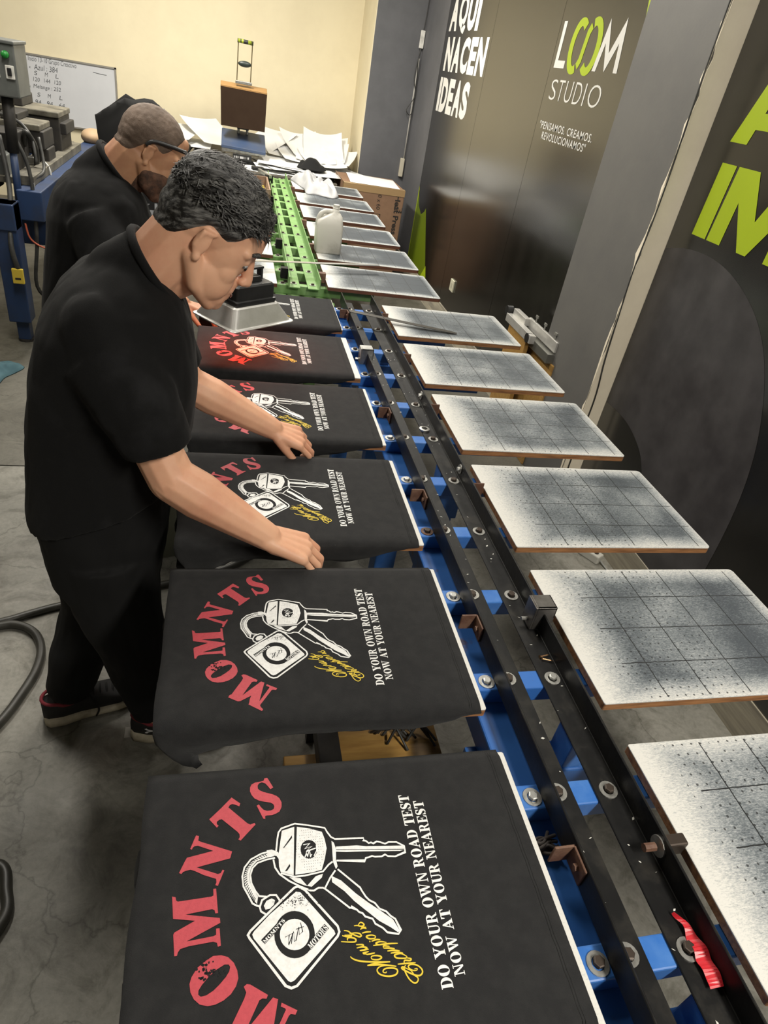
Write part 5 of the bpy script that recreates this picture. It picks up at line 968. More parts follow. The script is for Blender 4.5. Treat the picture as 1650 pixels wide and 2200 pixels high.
MB().box(-1.435, -1.375, 4.205, 4.225, T - .42, T - .335).build('tag_body', mat('yellow_tag', (.62, .46, .05), .5), tg, bev=.004)
MB().box(-1.42, -1.39, 4.2035, 4.2055, T - .395, T - .385).build('printed_line', M_inkb, tg)
# control box on the post
t = empty('control_box', (-1.42, 4.4, T + .50), 'grey control box with a green button above the blue machine', 'control box')
MB().box(-1.66, -1.305, 4.38, 4.62, T + .50, T + .74).build('case', M_mgrey, t, bev=.008)
MB().box(-1.67, -1.30, 4.37, 4.63, T + .735, T + .75).build('lid', M_mgrey, t, bev=.004)
MB().cyl((-1.345, 4.38, T + .69), (-1.345, 4.355, T + .69), .017, 14).build('green_button', mat('green_button', (.02, .25, .04), .35), t, smooth=True)
MB().box(-1.355, -1.315, 4.368, 4.381, T + .585, T + .645).build('switch_plate', M_white, t, bev=.003)
MB().box(-1.345, -1.325, 4.358, 4.369, T + .60, T + .635).build('rocker', M_blackpl, t, bev=.003)
MB().box(-1.41, -1.385, 4.372, 4.381, T + .585, T + .65).build('meter', M_white, t, bev=.002)

# black cloth over a stand, dark box behind the men
t = empty('draped_stand', (-.80, 4.9, 0), 'black cloth draped over a stand behind the bearded man', 'cloth')
MB().cyl((-.80, 4.9, .03), (-.80, 4.9, T + .45), .022, 10).build('pole', M_mdark, t)
MB().cyl((-.80, 4.9, 0), (-.80, 4.9, .03), .18, 18).build('base', M_mdark, t)
MB().cyl((-.98, 4.9, T + .43), (-.62, 4.9, T + .50), .018, 8).build('crossbar', M_mdark, t)
mb = MB(); rings = []
top = [(-1.02, .425), (-.98, .48), (-.93, .505), (-.86, .555), (-.80, .535), (-.72, .56), (-.66, .545), (-.60, .51), (-.565, .44)]
for j in range(8):
    u = j / 7.0; ring = []
    for k in range(28):
        a = 2 * PI * k / 28; xx = -.795 + .235 * math.cos(a) * (1 - .12 * u); 
        f = (xx + 1.02) / .455 * (len(top) - 1); f = min(max(f, 0), len(top) - 1.001); zt = top[int(f)][1] * (1 - f % 1) + top[int(f) + 1][1] * (f % 1)
        rr_ = .035 + .09 * min(1, u * 1.6); yy = 4.9 + rr_ * math.sin(a) + .02 * mnoise.noise(Vector((xx * 12, u * 4, 1)))
        ring.append((xx, yy, T + zt - .32 * u + .02 * mnoise.noise(Vector((xx * 14, a, u * 3)))))
    rings.append(ring)
mb.loft(rings); mb.build('cloth', mat('black_drape', (.008, .008, .008), .95), t, smooth=True)
t = empty('black_machine_box', (-.68, 4.45, 0), 'black box with white lettering and a pale cross between the two men', 'box')
MB().box(-.90, -.52, 4.40, 4.8, 0, T + .13).build('body', mat('black_box', (.012, .012, .013), .4), t, bev=.006)
M_pale = mat('pale_print', (.32, .33, .35), .5)
mb = MB(); fit_text(mb, 'Oster', (-.758, 4.398, T + .045), (1, 0, 0), (0, 0, 1), .075, .03, .0, .2); mb.build('lettering', M_pale, t, recalc=False)
MB().box(-.690, -.585, 4.394, 4.40, T - .005, T + .03).build('cross_strap', M_pale, t); MB().box(-.655, -.640, 4.392, 4.40, T - .10, T + .07).build('cross_strap', M_pale, t); MB().box(-.630, -.622, 4.392, 4.40, T - .10, T + .06).build('cross_strap', M_pale, t)
MB().ell((-.70, 4.396, T - .055), (.018, .012, .014)).build('knob', M_zinc, t, smooth=True)

# teal cloth on the floor, hoses, bucket, screens under the table
cloth_lump([(-1.62, 3.75), (-1.58, 3.9), (-1.45, 3.96), (-1.36, 3.90), (-1.38, 3.82), (-1.42, 3.74), (-1.44, 3.64), (-1.55, 3.62)], .05, 'crumpled_cloth', mat('teal_cloth', (.035, .085, .105), .9, c2=(.05, .11, .13), sc=8), 'crumpled teal cloth lying on the floor at the left', 'cloth', 8.0, 0.0)
M_hose = mat('black_hose', (.028, .027, .022), .42, c2=(.05, .048, .04), sc=10)
tag(MB().tube(bez([(-1.6, 1.62, .014), (-1.2, 1.74, .014), (-.956, 1.816, .014), (-.87, 1.855, .014), (-.76, 1.90, .014), (-.5, 1.98, .014), (-.2, 2.1, .014), (0, 2.3, .014)], 8), .013, 10).build('air_hose', M_hose, smooth=True), 'black hose running along the floor behind the front man', 'hose')
tag(MB().tube(bez([(-1.6, 1.56, .014), (-1.1, 1.74, .014), (-.96, 1.795, .014), (-.898, 1.80, .014), (-.838, 1.762, .014), (-.803, 1.69, .014), (-.797, 1.60, .014), (-.82, 1.495, .014), (-.852, 1.403, .014), (-.93, 1.25, .014), (-1.0, 1.05, .014), (-.9, .98, .014), (-.752, .985, .014), (-.715, .92, .014), (-.708, .845, .014), (-.80, .72, .014), (-1.1, .6, .014)], 8), .014, 10).build('air_hose', M_hose, smooth=True), 'black hose curling across the floor at the left picture edge', 'hose')
tag(MB().box(-.505, -.472, 1.335, 1.372, 0.0, .0015).build('paper_scrap', mat('grey_scrap', (.30, .29, .26), .7)), 'small pale scrap lying on the floor by the red lined shoes', 'scrap')
t = empty('paint_bucket', (-.46, 2.28, 0), 'grey green paint bucket with a foil lid under the blue table', 'bucket')
MB().lathe((-.46, 2.28, 0), [(.001, 0), (.105, 0), (.12, .16), (.122, .27), (.126, .275), (.126, .29), (.001, .29)], 22).build('pail', mat('bucket_green', (.24, .25, .19), .5), t, smooth=False)
MB().lathe((-.46, 2.28, .29), [(.001, 0), (.128, 0), (.13, .02), (.12, .075), (.001, .08)], 22).build('lid', mat('foil', (.6, .6, .6), .3, m=.7, bump=.8, bsc=60), t)
mb = MB(); mb.ribbon([(-.50 + .02 * math.cos(a), .2 + .03 * math.sin(a)) for a in [k * PI / 8 for k in range(17)]], .006, (0, 2.158, 0), (1, 0, 0), (0, 0, 1)); mb.build('mark', M_inkb, t, recalc=False)
# screens stored under the left boards
M_frame = mat('screen_frame_wood', (.38, .22, .06), .5, c2=(.28, .15, .04), sc=10, stretch=(1, 8, 8))
t = empty('silk_screen', (.16, .92, 0), 'yellow varnished silk screen leaning below the nearest two shirts', 'silk screen')
for (x0, x1, z0, z1) in ((-.09, .262, .40, .44), (-.09, .262, .0, .04), (-.09, -.045, .04, .40), (.225, .262, .04, .40)): MB().box(x0, x1, .90, .94, z0, z1).build('frame_bar', M_frame, t, bev=.003)
MB().box(-.045, .225, .915, .919, .04, .40).build('mesh', mat('screen_mesh', (.30, .17, .06), .5, c2=(.24, .13, .05), sc=6), t)
t = empty('wood_shelf', (.05, 1.0, 0), 'yellow brown wooden shelf under the nearest black shirts', 'shelf')
MB().box(.03, .262, .80, 1.30, T - .33, T - .31).build('shelf_board', M_frame, t, bev=.002)
for a in ((.03, .055, .80), (.03, .055, 1.275)): MB().box(a[0], a[1], a[2], a[2] + .025, 0, T - .33).build('leg', M_mdark, t)
MB().box(-.02, .03, .80, 1.30, T - .35, T - .30).build('edge_board', M_mdark, t, bev=.003)
random.seed(41)
t2 = MB()
for k in range(9):
    a0 = random.uniform(.10, .2); t2.tube(bez([(a0, .93 + random.uniform(-.03, .03), T - .305), (a0 + .03, .95 + random.uniform(-.02, .02), T - .285 + .02 * random.random()), (a0 + .07, .92 + random.uniform(-.03, .03), T - .305)], 5), .003, 6)
tag(t2.build('wire_tangle', M_rubber, smooth=True), 'small tangle of black wire on the shelf under the shirts', 'wire')

# yellow jig boards with aluminium clamps behind the near column
t = empty('screen_clamp_stand', (1.42, 3.4, 0), 'yellow wooden stand with aluminium screen clamps beside the near column', 'clamp stand')
MB().box(1.375, 1.40, 3.29, 3.56, 0, T - .17).build('wood_panel', M_frame, t, bev=.003)
MB().box(1.43, 1.46, 3.02, 3.40, 0, T - .20).build('wood_panel', M_frame, t, bev=.003)
MB().box(1.37, 1.405, 3.24, 3.62, T - .17, T - .125).build('clamp_rail', M_alu, t, bev=.002)
MB().box(1.40, 1.47, 3.05, 3.50, T - .20, T - .15).build('clamp_rail', mat('clamp_grey', (.2, .2, .18), .4, m=.7), t, bev=.002)
MB().box(1.43, 1.445, 3.05, 3.44, T - .14, T - .085).build('clamp_bar', M_alu, t, bev=.002)
MB().box(1.40, 1.432, 3.42, 3.60, T - .13, T - .09).build('clamp_bar', M_alu, t, bev=.002)
for y, x, z in ((3.64, 1.39, -.115), (3.28, 1.385, -.15)): MB().cyl((x - .018, y, T + z), (x + .018, y, T + z), .026, 14).build('knob', M_blackpl, t, smooth=False)
for y in (3.36, 3.24, 3.10):
    o = MB().cyl((1.437, y, T - .085), (1.437, y, T - .05), .005, 8).build('wing_screw', M_zinc, t)
    MB().obox((1.437, y, T - .055), (0, 1, 0), (1, 0, 0), (0, 0, 1), .014, .003, .007).build('wing', M_zinc, o)
# ================================================================== PEOPLE
def organic(name, mb, mt, parent, voxel, smooth=5, wrinkle=None, decim=0):
    o = mb.build('tmp', mt, None, loc=(0, 0, 0), recalc=True)
    r = o.modifiers.new('r', 'REMESH'); r.mode = 'VOXEL'; r.voxel_size = voxel
    if smooth: s = o.modifiers.new('s', 'SMOOTH'); s.factor = .5; s.iterations = smooth
    dg = bpy.context.evaluated_depsgraph_get(); me = bpy.data.meshes.new_from_object(o.evaluated_get(dg))
    old = o.data; bpy.data.objects.remove(o); bpy.data.meshes.remove(old)
    off = wloc(parent)
    if wrinkle:
        nr = [v.normal.copy() for v in me.vertices]
        for v, n in zip(me.vertices, nr): v.co += n * wrinkle(v.co, n)
    for v in me.vertices: v.co -= off
    for p in me.polygons: p.use_smooth = True
    me.name = name
    if not me.materials: me.materials.append(mt)
    return meshobj(name, me, mt, parent)
def head_frame(yaw, pitch, roll=0.0):
    """columns: forward, left, up. zero = facing +X"""
    R_ = Matrix.Rotation(yaw, 3, 'Z') @ Matrix.Rotation(pitch, 3, 'Y') @ Matrix.Rotation(roll, 3, 'X')
    return R_
def head_prims(mb, c, H, neck, wide=1.0, nose=1.0):
    def P(f, l, u): return Vector(c) + H @ Vector((f, l * wide, u))
    E = lambda f, l, u, a, b, d: mb.ell(P(f, l, u), (a, b * wide, d), H, 22, 14)
    E(-.010, 0, .040, .098, .076, .086); E(-.030, 0, .020, .076, .070, .072); E(.030, 0, .010, .064, .066, .084); E(.040, 0, -.055, .050, .055, .058)
    E(.076, 0, -.100, .021, .024, .018); E(.058, 0, -.088, .038, .040, .028)
    for s in (-1, 1):
        mb.caps(P(-.014, s * .056, -.040), P(.020, s * .046, -.082), .020, .018); mb.caps(P(.020, s * .046, -.082), P(.066, s * .018, -.104), .018, .017)
        mb.caps(P(.083, s * .010, .026), P(.068, s * .048, .024), .0125, .011)
        E(.052, s * .036, -.030, .028, .024, .030); E(.026, s * .040, -.052, .042, .021, .040); E(.047, s * .034, -.062, .036, .023, .036); E(.036, s * .031, -.056, .050, .0285, .050); mb.ell(P(.0755, s * .031, .0085), (.0120, .0150, .0085), H, 14, 10)
        mb.caps(P(.092, s * .002, -.062), P(.080, s * .022, -.066), .0085, .006); mb.caps(P(.091, s * .002, -.076), P(.080, s * .020, -.074), .0090, .006)
        mb.ell(P(.100, s * .011 * nose, -.033), (.010, .008 * nose, .008), H, 12, 8)
        E(-.015, s * .077, -.004, .0165, .006, .027); mb.caps(P(-.024, s * .080, -.016), P(-.022, s * .083, .016), .0045, .0055); mb.caps(P(-.022, s * .083, .016), P(-.002, s * .078, .020), .0055, .004)
        mb.ell(P(-.010, s * .079, -.032), (.009, .005, .010), H, 10, 8)
    mb.caps(P(.086, 0, .022), P(.106, 0, -.022), .0095, .0125); mb.ell(P(.108, 0, -.028), (.0135, .0135 * nose, .0115), H, 14, 10)
    mb.caps(P(.090, 0, -.045), P(.088, 0, -.060), .011, .010); mb.caps(P(.082, 0, .035), P(.075, 0, .075), .02, .02)
    mb.caps(P(-.032, 0, -.012), neck, .065, .065); mb.caps(P(.018, 0, -.075), Vector(neck) + H @ Vector((.035, 0, .01)), .036, .045)
    return P
def arm(mb, sh, el_, wr, rs=(.052, .042, .029)):
    sh, el_, wr = Vector(sh), Vector(el_), Vector(wr)
    mb.caps(sh, el_, rs[0], rs[1]); m = el_.lerp(wr, .28); mb.caps(el_, m, rs[1], rs[1] * 1.05); mb.caps(m, wr, rs[1] * 1.05, rs[2])
def hand(mb, wr, d, n, s, curl=(35, 45, 30), thumb=(.6, .55, -.45), sc_=1.0, spread=.10):
    wr = Vector(wr); d = Vector(d).normalized(); n = Vector(n); n = (n - d * n.dot(d)).normalized(); s = Vector(s); s = (s - d * s.dot(d) - n * s.dot(n)).normalized()
    F = [(.031, .080, (.041, .025, .021), .0086), (.0105, .086, (.045, .029, .022), .0088), (-.0105, .083, (.041, .027, .021), .0084), (-.031, .076, (.033, .020, .018), .0076)]
    tips = []
    for k, (lo_, ln, seg, r) in enumerate(F):
        kn = wr + (d * ln + s * lo_) * sc_
        mb.caps(wr + s * lo_ * .45 * sc_ - n * .002, kn, .0165 * sc_, .0118 * sc_)
        p = kn; dd = d + s * (lo_ * spread / .03); dd.normalize(); ang = 0; R0 = r * sc_
        for j, l_ in enumerate(seg):
            ang += math.radians(curl[j] * (1 + .06 * k)); v = dd * math.cos(ang) - n * math.sin(ang); q = p + v * l_ * sc_
            mb.caps(p, q, R0 * (1 - .07 * j), R0 * (.93 - .09 * j)); p = q
        tips.append((p, v, n))
    for a in (-.018, .0, .018): mb.caps(wr + d * .02 + s * a * sc_ - n * .006, wr + (d * .07 + s * a * 1.1) * sc_ - n * .004, .0145 * sc_, .0125 * sc_)
    b = wr + (d * .022 + s * .024) * sc_ - n * .006; p = b
    v = (d * thumb[0] + s * thumb[1] + n * thumb[2]).normalized(); q = p + v * .040 * sc_; mb.caps(p, q, .0150 * sc_, .0115 * sc_)
    v2 = (v + d * .35 - n * .1).normalized(); q2 = q + v2 * .032 * sc_; mb.caps(q, q2, .0112 * sc_, .0098 * sc_)
    v3 = (v2 + d * .3 - n * .2).normalized(); mb.caps(q2, q2 + v3 * .022 * sc_, .0096 * sc_, .0075 * sc_)
    return tips
def nails(tips, par, mt):
    for p, v, n in tips:
        up = (n + v * n.dot(v) * -1); up = (n - v * n.dot(v)).normalized(); s = v.cross(up)
        mb = MB(); mb.ell(p + up * .0058 + v * .0005, (.0055, .0042, .0012), Matrix((v, s, up)).transposed(), 10, 6); mb.build('nail', mt, par, smooth=True)
def patch(body, c, H, wfun, hfun, name, mt, parent, wide=1.0):
    me = body.data; off = wloc(body); Hi = H.transposed(); c = Vector(c)
    keep = {}; vs = []; fs = []
    wts = [None] * len(me.vertices)
    for v in me.vertices:
        q = Hi @ (v.co + off - c)
        if q.length < .2: wts[v.index] = (wfun(q.x, q.y / wide, q.z), q)
    for p in me.polygons:
        if all(wts[i] is not None and wts[i][0] > 0 for i in p.vertices):
            f = []
            for i in p.vertices:
                if i not in keep:
                    w_, q = wts[i]; keep[i] = len(vs); v = me.vertices[i]; vs.append(v.co + v.normal * (min(w_, 1) * hfun(q) - .0012 * (1 - min(w_, 1)) + .0003))
                f.append(keep[i])
            fs.append(tuple(f))
    m2 = bpy.data.meshes.new(name); m2.from_pydata([tuple(v) for v in vs], [], fs)
    for p in m2.polygons: p.use_smooth = True
    m2.materials.append(mt); o = meshobj(name, m2, mt, parent); o.location = body.location
    return o, vs, [wts[i] for i in keep]
def interp(x, tab):
    if x <= tab[0][0]: return tab[0][1]
    for (a, b), (c_, d) in zip(tab, tab[1:]):
        if x <= c_: return b + (d - b) * (x - a) / (c_ - a)
    return tab[-1][1]
def sst(x): x = min(max(x, 0), 1); return x * x * (3 - 2 * x)
def torso(mb, rings, yc, tilt=0.0, yaw=0.0, n=36, ex=2.5):
    R_ = []
    for (z, xb, xf, hy) in rings:
        cx = (xb + xf) / 2; hx = (xf - xb) / 2; ring = []
        for k in range(n):
            a = 2 * PI * k / n; ca, sa = math.cos(a), math.sin(a)
            x = hx * math.copysign(abs(ca) ** (2 / ex), ca); y = hy * math.copysign(abs(sa) ** (2 / ex), sa)
            x, y = x * math.cos(yaw) - y * math.sin(yaw), x * math.sin(yaw) + y * math.cos(yaw)
            t_ = tilt if z < .1 else 0
            ring.append((cx + x, yc + y, T + z + t_ * x))
        R_.append(ring)
    mb.loft(R_)
def wrink(seed, amp=.006, sx=9, sy=9, sz=4):
    def f(co, n):
        a = mnoise.noise(Vector((co.x * sx + seed, co.y * sy, co.z * sz + co.x * 5))); b = mnoise.noise(Vector((co.x * 22, co.y * 22 + seed, co.z * 12 - co.x * 14)))
        return amp * (a * .8 + abs(b) * .7 - .3)
    return f
M_sole = mat('dirty_sole', (.58, .53, .41), .7, c2=(.30, .26, .18), sc=14, mix=(.45, .75))
M_shoe = mat('black_mesh_shoe', (.010, .010, .010), .7, bump=.4, bsc=500)
M_lining = mat('red_lining', (.20, .018, .028), .8)
M_lace = mat('black_lace', (.006, .006, .006), .8)
def shoe(par, hx, hy, ang, side, zoff=0.0, logo=False):
    d = Vector((math.cos(ang), math.sin(ang), 0)); s = Vector((-d.y, d.x, 0)); o = Vector((hx, hy, zoff))
    e = sub('shoe', par, o)
    prof = [(.0, .018, .020), (.012, .034, .034), (.05, .041, .041), (.10, .039, .038), (.15, .044, .043), (.20, .050, .048), (.24, .046, .044), (.265, .032, .030), (.278, .012, .012)]
    zs = [.042, .044, .041, .037, .033, .031, .031, .031, .031]
    def ring(t_, a, b, z0, z1, zc, taper=1.0):
        pts = []
        for k in range(14):
            th_ = 2 * PI * k / 14; c_, sn = math.cos(th_), math.sin(th_); w_ = (a if c_ > 0 else b) * taper
            pts.append(o + d * t_ + s * (math.copysign(abs(c_) ** .6, c_) * w_) + ZU * ((z0 + z1) / 2 + (z1 - z0) / 2 * math.copysign(abs(sn) ** .5, sn)))
        return pts
    mb = MB(); mb.loft([ring(t_, a + .003, b + .003, (.004 if i in (0, 8) else .0), z, 0) for i, ((t_, a, b), z) in enumerate(zip(prof, zs))]); mb.build('sole', M_sole, e, smooth=True)
    hs_ = [.075, .092, .094, .088, .078, .062, .050, .040, .030]
    mb = MB(); mb.loft([ring(t_, a - .002, b - .002, .018, h_, 0, .92) for (t_, a, b), h_ in zip(prof, hs_)]); mb.build('upper', M_shoe, e, smooth=True)
    mb = MB(); mb.tube([o + d * (.055 + .052 * math.cos(a)) + s * (.036 * math.sin(a)) + ZU * (.088 + .010 * (1 if math.cos(a) < -.3 else 0) - .012 * max(0, math.cos(a))) for a in [2 * PI * k / 20 for k in range(21)]], .0050, 8); mb.build('collar_lining', M_lining, e, smooth=True)
    mb = MB()
    for k in range(5):
        t_ = .125 + .018 * k; zt = interp(t_, [(.1, .089), (.15, .079), (.20, .063), (.24, .051)])
        mb.tube(bez([o + d * (t_ - .004) - s * .024 + ZU * (zt - .006), o + d * t_ + ZU * (zt + .003), o + d * (t_ + .004) + s * .024 + ZU * (zt - .006)], 4), .0028, 6)
    mb.tube(bez([o + d * .125 - s * .01 + ZU * .092, o + d * .13 - s * .035 + ZU * .085, o + d * .145 - s * .05 + ZU * .045, o + d * .135 - s * .054 + ZU * .02], 5), .0028, 6)
    mb.build('lace', M_lace, e, smooth=True)
    if logo:
        mb = MB(); c_ = o + d * .066 - s * .0385 + ZU * .062
        def arcp(sg): return [(.017 * math.cos(a), sg * (.0105 - .0085 * math.sin(a))) for a in [PI * k / 10 for k in range(11)]]
        for sg in (1, -1):
            P_ = arcp(sg); mb.ribbon([(x * 1.05, y) for x, y in P_], [.0075, .0065, .0055, .0045, .004, .0035, .004, .0045, .0055, .0065, .0075], c_, d, ZU, un=tuple(-s))
        mb.build('logo', mat('logo_white', (.7, .7, .7), .5), e, recalc=False)
        # push the mark on to the curved upper
    return e
M_skin = mat('skin', (.74, .42, .265), .5, c2=(.66, .33, .205), sc=9, sss=.12, bump=.08, bsc=120, spec=.4)
M_skin2 = mat('skin_tan', (.58, .32, .185), .5, c2=(.47, .23, .135), sc=9, sss=.12, bump=.08, bsc=120, spec=.4)
M_nail = mat('nail', (.55, .33, .25), .3)
M_tee = mat('plain_black_tee', (.0075, .0075, .0075), .92, c2=(.019, .019, .020), sc=6, mix=(.56, .8), bump=.3, bsc=700, spec=.15, sheen=.03)
M_trs = mat('black_trousers', (.006, .006, .006), .85, spec=.25)
M_jean = mat('blue_jeans', (.035, .048, .085), .85, c2=(.055, .07, .11), sc=14)
M_hair1 = mat('greying_hair', (.009, .008, .007), .5, c2=(.24, .235, .22), sc=9, mix=(.46, .76), stretch=(2, 14, 14), bump=.6, bsc=60)
M_hair2 = mat('cropped_brown_hair', (.10, .068, .048), .75, c2=(.19, .135, .10), sc=12, bump=.5, bsc=300)
M_beard = mat('dark_beard', (.06, .034, .024), .8, c2=(.20, .105, .066), sc=30, bump=.6, bsc=350)
M_eye = mat('eyeball', (.6, .58, .55), .25); M_iris = mat('dark_iris', (.02, .012, .008), .2)

def strands(c, H, mt, par, n, lmin, lmax, umin, dirf, spreadw, seed, rad, centre):
    random.seed(seed); mb = MB(); c = Vector(c)
    for k in range(n):
        while True:
            v = Vector((random.gauss(0, 1), random.gauss(0, 1), random.gauss(0, 1))).normalized()
            q = Vector((centre[0] + rad[0] * v.x, rad[1] * v.y, centre[1] + rad[2] * v.z))
            if q.z > umin + .25 * max(0, q.x) : break
        nrm = Vector((v.x / rad[0], v.y / rad[1], v.z / rad[2])).normalized()
        dd = (Vector(dirf) + Vector((random.gauss(0, spreadw), random.gauss(0, spreadw), random.gauss(0, spreadw)))); dd = (dd - nrm * dd.dot(nrm)).normalized()
        l_ = random.uniform(lmin, lmax) * sst((q.z - umin) / .05 + .3); sd = nrm.cross(dd) * .0015
        pts = [q, q + (dd * .45 + nrm * .30) * l_, q + (dd * .95 + nrm * .30) * l_]
        vs = []
        for p, w_ in zip(pts, (1, .8, .1)): vs += [c + H @ (p + sd * w_), c + H @ (p - sd * w_)]
        mb.add(vs, [(0, 1, 3, 2), (2, 3, 5, 4)])
    return mb.build('hair_strands', mt, par, recalc=False)
def face_details(P, H, par, mh, brow=.004):
    for s in (-1, 1):
        mb = MB(); mb.ell(P(.0745, s * .031, .004), (.0125, .0125, .0115), H, 14, 10); e = mb.build('eye', M_eye, par, smooth=True)
        mb = MB(); mb.ell(P(.0855, s * .033, -.002), (.0025, .0055, .0055), H, 12, 8); mb.build('iris', M_iris, e, smooth=True)
        mb = MB(); mb.caps(P(.0865, s * .020, .002), P(.078, s * .044, .000), .0022, .0018); mb.build('eyelashes', mh, par, smooth=True)
        mb = MB(); mb.tube(bez([P(.0945, s * .013, .027), P(.092, s * .030, .034), P(.078, s * .050, .030)], 5), [.0025 + brow * math.sin(PI * (k + 1) / 12) * .6 for k in range(11)], 8); mb.build('eyebrow', mh, par, smooth=True)
    mb = MB(); mb.tube(bez([P(.0965, -.020, -.069), P(.1005, 0, -.0685), P(.0965, .020, -.069)], 4), .0016, 6); mb.build('mouth_line', mat('lip_dark', (.16, .06, .045), .6), par)

# ---------------------------------------------------------------- front man
man = empty('person', (-.52, 1.42, 0), 'man in plain black T-shirt bending over the shirts with both hands reaching', 'person', 'people')
c1 = (-.270, 1.44, T + .620); H1 = head_frame(.07, math.radians(33))
mb = MB(); neck1 = Vector((-.385, 1.445, T + .535)); P1 = head_prims(mb, c1, H1, neck1)
mb.caps(neck1, (-.45, 1.45, T + .40), .050, .085); mb.caps((-.46, 1.45, T + .42), (-.50, 1.45, T - .05), .11, .11)
mb.caps((-.455, 1.33, T + .415), (-.455, 1.57, T + .415), .05, .05)
wr1 = Vector((-.138, 1.207, T + .060)); wr2 = Vector((-.105, 1.672, T + .078))
arm(mb, (-.445, 1.30, T + .41), (-.335, 1.235, T + .185), wr1, (.046, .049, .032)); arm(mb, (-.44, 1.60, T + .41), (-.325, 1.665, T + .20), wr2, (.046, .047, .031))
tp1 = hand(mb, wr1, (.93, -.03, -.36), (.40, -.12, .90), (0, 1, .1), (26, 42, 30), (.75, .30, -.55), 1.16); tp2 = hand(mb, wr2, (.93, .03, -.34), (.38, -.25, .88), (0, -1, -.2), (26, 40, 28), (.80, .30, -.50), 1.06)
for s_, yk, ya, xa, xk in ((1, 1.36, 1.345, -.42, -.47), (-1, 1.50, 1.434, -.668, -.575)):
    mb.caps((-.505, 1.45 - s_ * .07, T - .1), (xk, yk, T - .40), .07, .05); mb.caps((xk, yk, T - .40), (xa, ya, .10), .05, .035)
body1 = organic('body', mb, M_skin, man, .0028, 9)
nails(tp1, body1, M_nail); nails(tp2, body1, M_nail)
HL = [(-.12, -.040), (-.09, -.042), (-.06, -.032), (-.042, -.005), (-.03, .020), (.0, .028), (.012, .016), (.022, .014), (.034, .026), (.05, .045), (.07, .068), (.09, .088), (.12, .12)]
def ske(f, l, u): return sst((1.24 - math.sqrt(((f + .01) / .1) ** 2 + (l / .08) ** 2 + ((u - .04) / .09) ** 2)) / .10)
def w1(f, l, u): return sst((u - (interp(f - .012, HL) + interp(f, HL) + interp(f + .012, HL)) / 3) / .018) * ske(f, l, u) if not (abs(l) > .078 and u < .02) else 0
def h1(q):
    top = sst((q.z - .045) / .055); n_ = mnoise.noise(Vector((q.x * 30, q.y * 120, q.z * 60)))
    return .0028 + .014 * top + (.004 + .006 * top) * n_ * .6
patch(body1, c1, H1, w1, h1, 'hair', M_hair1, man)
strands(c1, H1, M_hair1, man, 2600, .020, .042, .048, (.8, .1, .2), .40, 4, (.100, .080, .092), (-.010, .040))
face_details(P1, H1, man, M_hair1)
mb = MB()
torso(mb, [(.565, -.445, -.385, .06), (.552, -.488, -.362, .10), (.530, -.528, -.345, .145), (.495, -.560, -.322, .188), (.43, -.595, -.298, .212), (.33, -.622, -.287, .205), (.2, -.652, -.303, .195), (.095, -.670, -.325, .192), (.06, -.676, -.332, .194), (.035, -.678, -.336, .195), (.020, -.677, -.337, .194)], 1.45, tilt=.40, yaw=.06)
mb.caps((-.465, 1.305, T + .462), (-.40, 1.252, T + .345), .070, .082); mb.tube([(-.45, 1.29, T + .42), (-.395, 1.252, T + .345), (-.358, 1.238, T + .252)], [.085, .082, .070], 20)
mb.caps((-.46, 1.60, T + .462), (-.40, 1.65, T + .345), .070, .080); mb.tube([(-.45, 1.61, T + .42), (-.395, 1.65, T + .345), (-.348, 1.662, T + .240)], [.083, .082, .070], 20)
mb.tube([(-.505, 1.45, T + .46), (-.445, 1.448, T + .50), (-.41, 1.447, T + .523), (-.366, 1.4445, T + .5525)], [.05, .078, .081, .080], 24)
organic('tshirt', mb, M_tee, man, .007, 12, wrink(3.0, .006))
mb = MB()   # collar band
P_ = []
for k in range(29):
    a = 2 * PI * k / 28; P_.append(Vector((-.370, 1.4447, T + .5495)) + Vector((.55, 0, -.835)) * (.077 * math.cos(a)) + Vector((0, .077 * math.sin(a), 0)))
mb.tube(P_, .0085, 8); mb.build('collar', M_tee, man, smooth=True)
mb = MB(); torso(mb, [(.14, -.645, -.355, .16), (.06, -.660, -.355, .174), (-.05, -.666, -.362, .181), (-.14, -.662, -.372, .180), (-.20, -.655, -.385, .178), (-.24, -.63, -.40, .165)], 1.45, yaw=.06)
def leg(mb, pts, rs):
    P_ = bez(pts, 6); n = len(P_); R_ = []
    for k in range(n):
        f = k / (n - 1) * (len(rs) - 1); i = min(int(f), len(rs) - 2); R_.append(rs[i] + (rs[i + 1] - rs[i]) * (f - i))
    mb.tube(P_, R_, 20)
leg(mb, [(-.505, 1.37, T - .10), (-.49, 1.365, T - .25), (-.462, 1.355, T - .42), (-.440, 1.35, T - .58), (-.424, 1.345, T - .695)], [.118, .110, .088, .070, .050])
leg(mb, [(-.525, 1.53, T - .10), (-.55, 1.52, T - .25), (-.575, 1.50, T - .42), (-.628, 1.46, T - .58), (-.668, 1.434, T - .70)], [.118, .112, .090, .078, .060])
organic('trousers', mb, M_trs, man, .006, 4, wrink(7.0, .007, 10, 10, 9))
shoe(man, -.482, 1.352, -.10, -1, logo=True); shoe(man, -.735, 1.408, .36, 1)

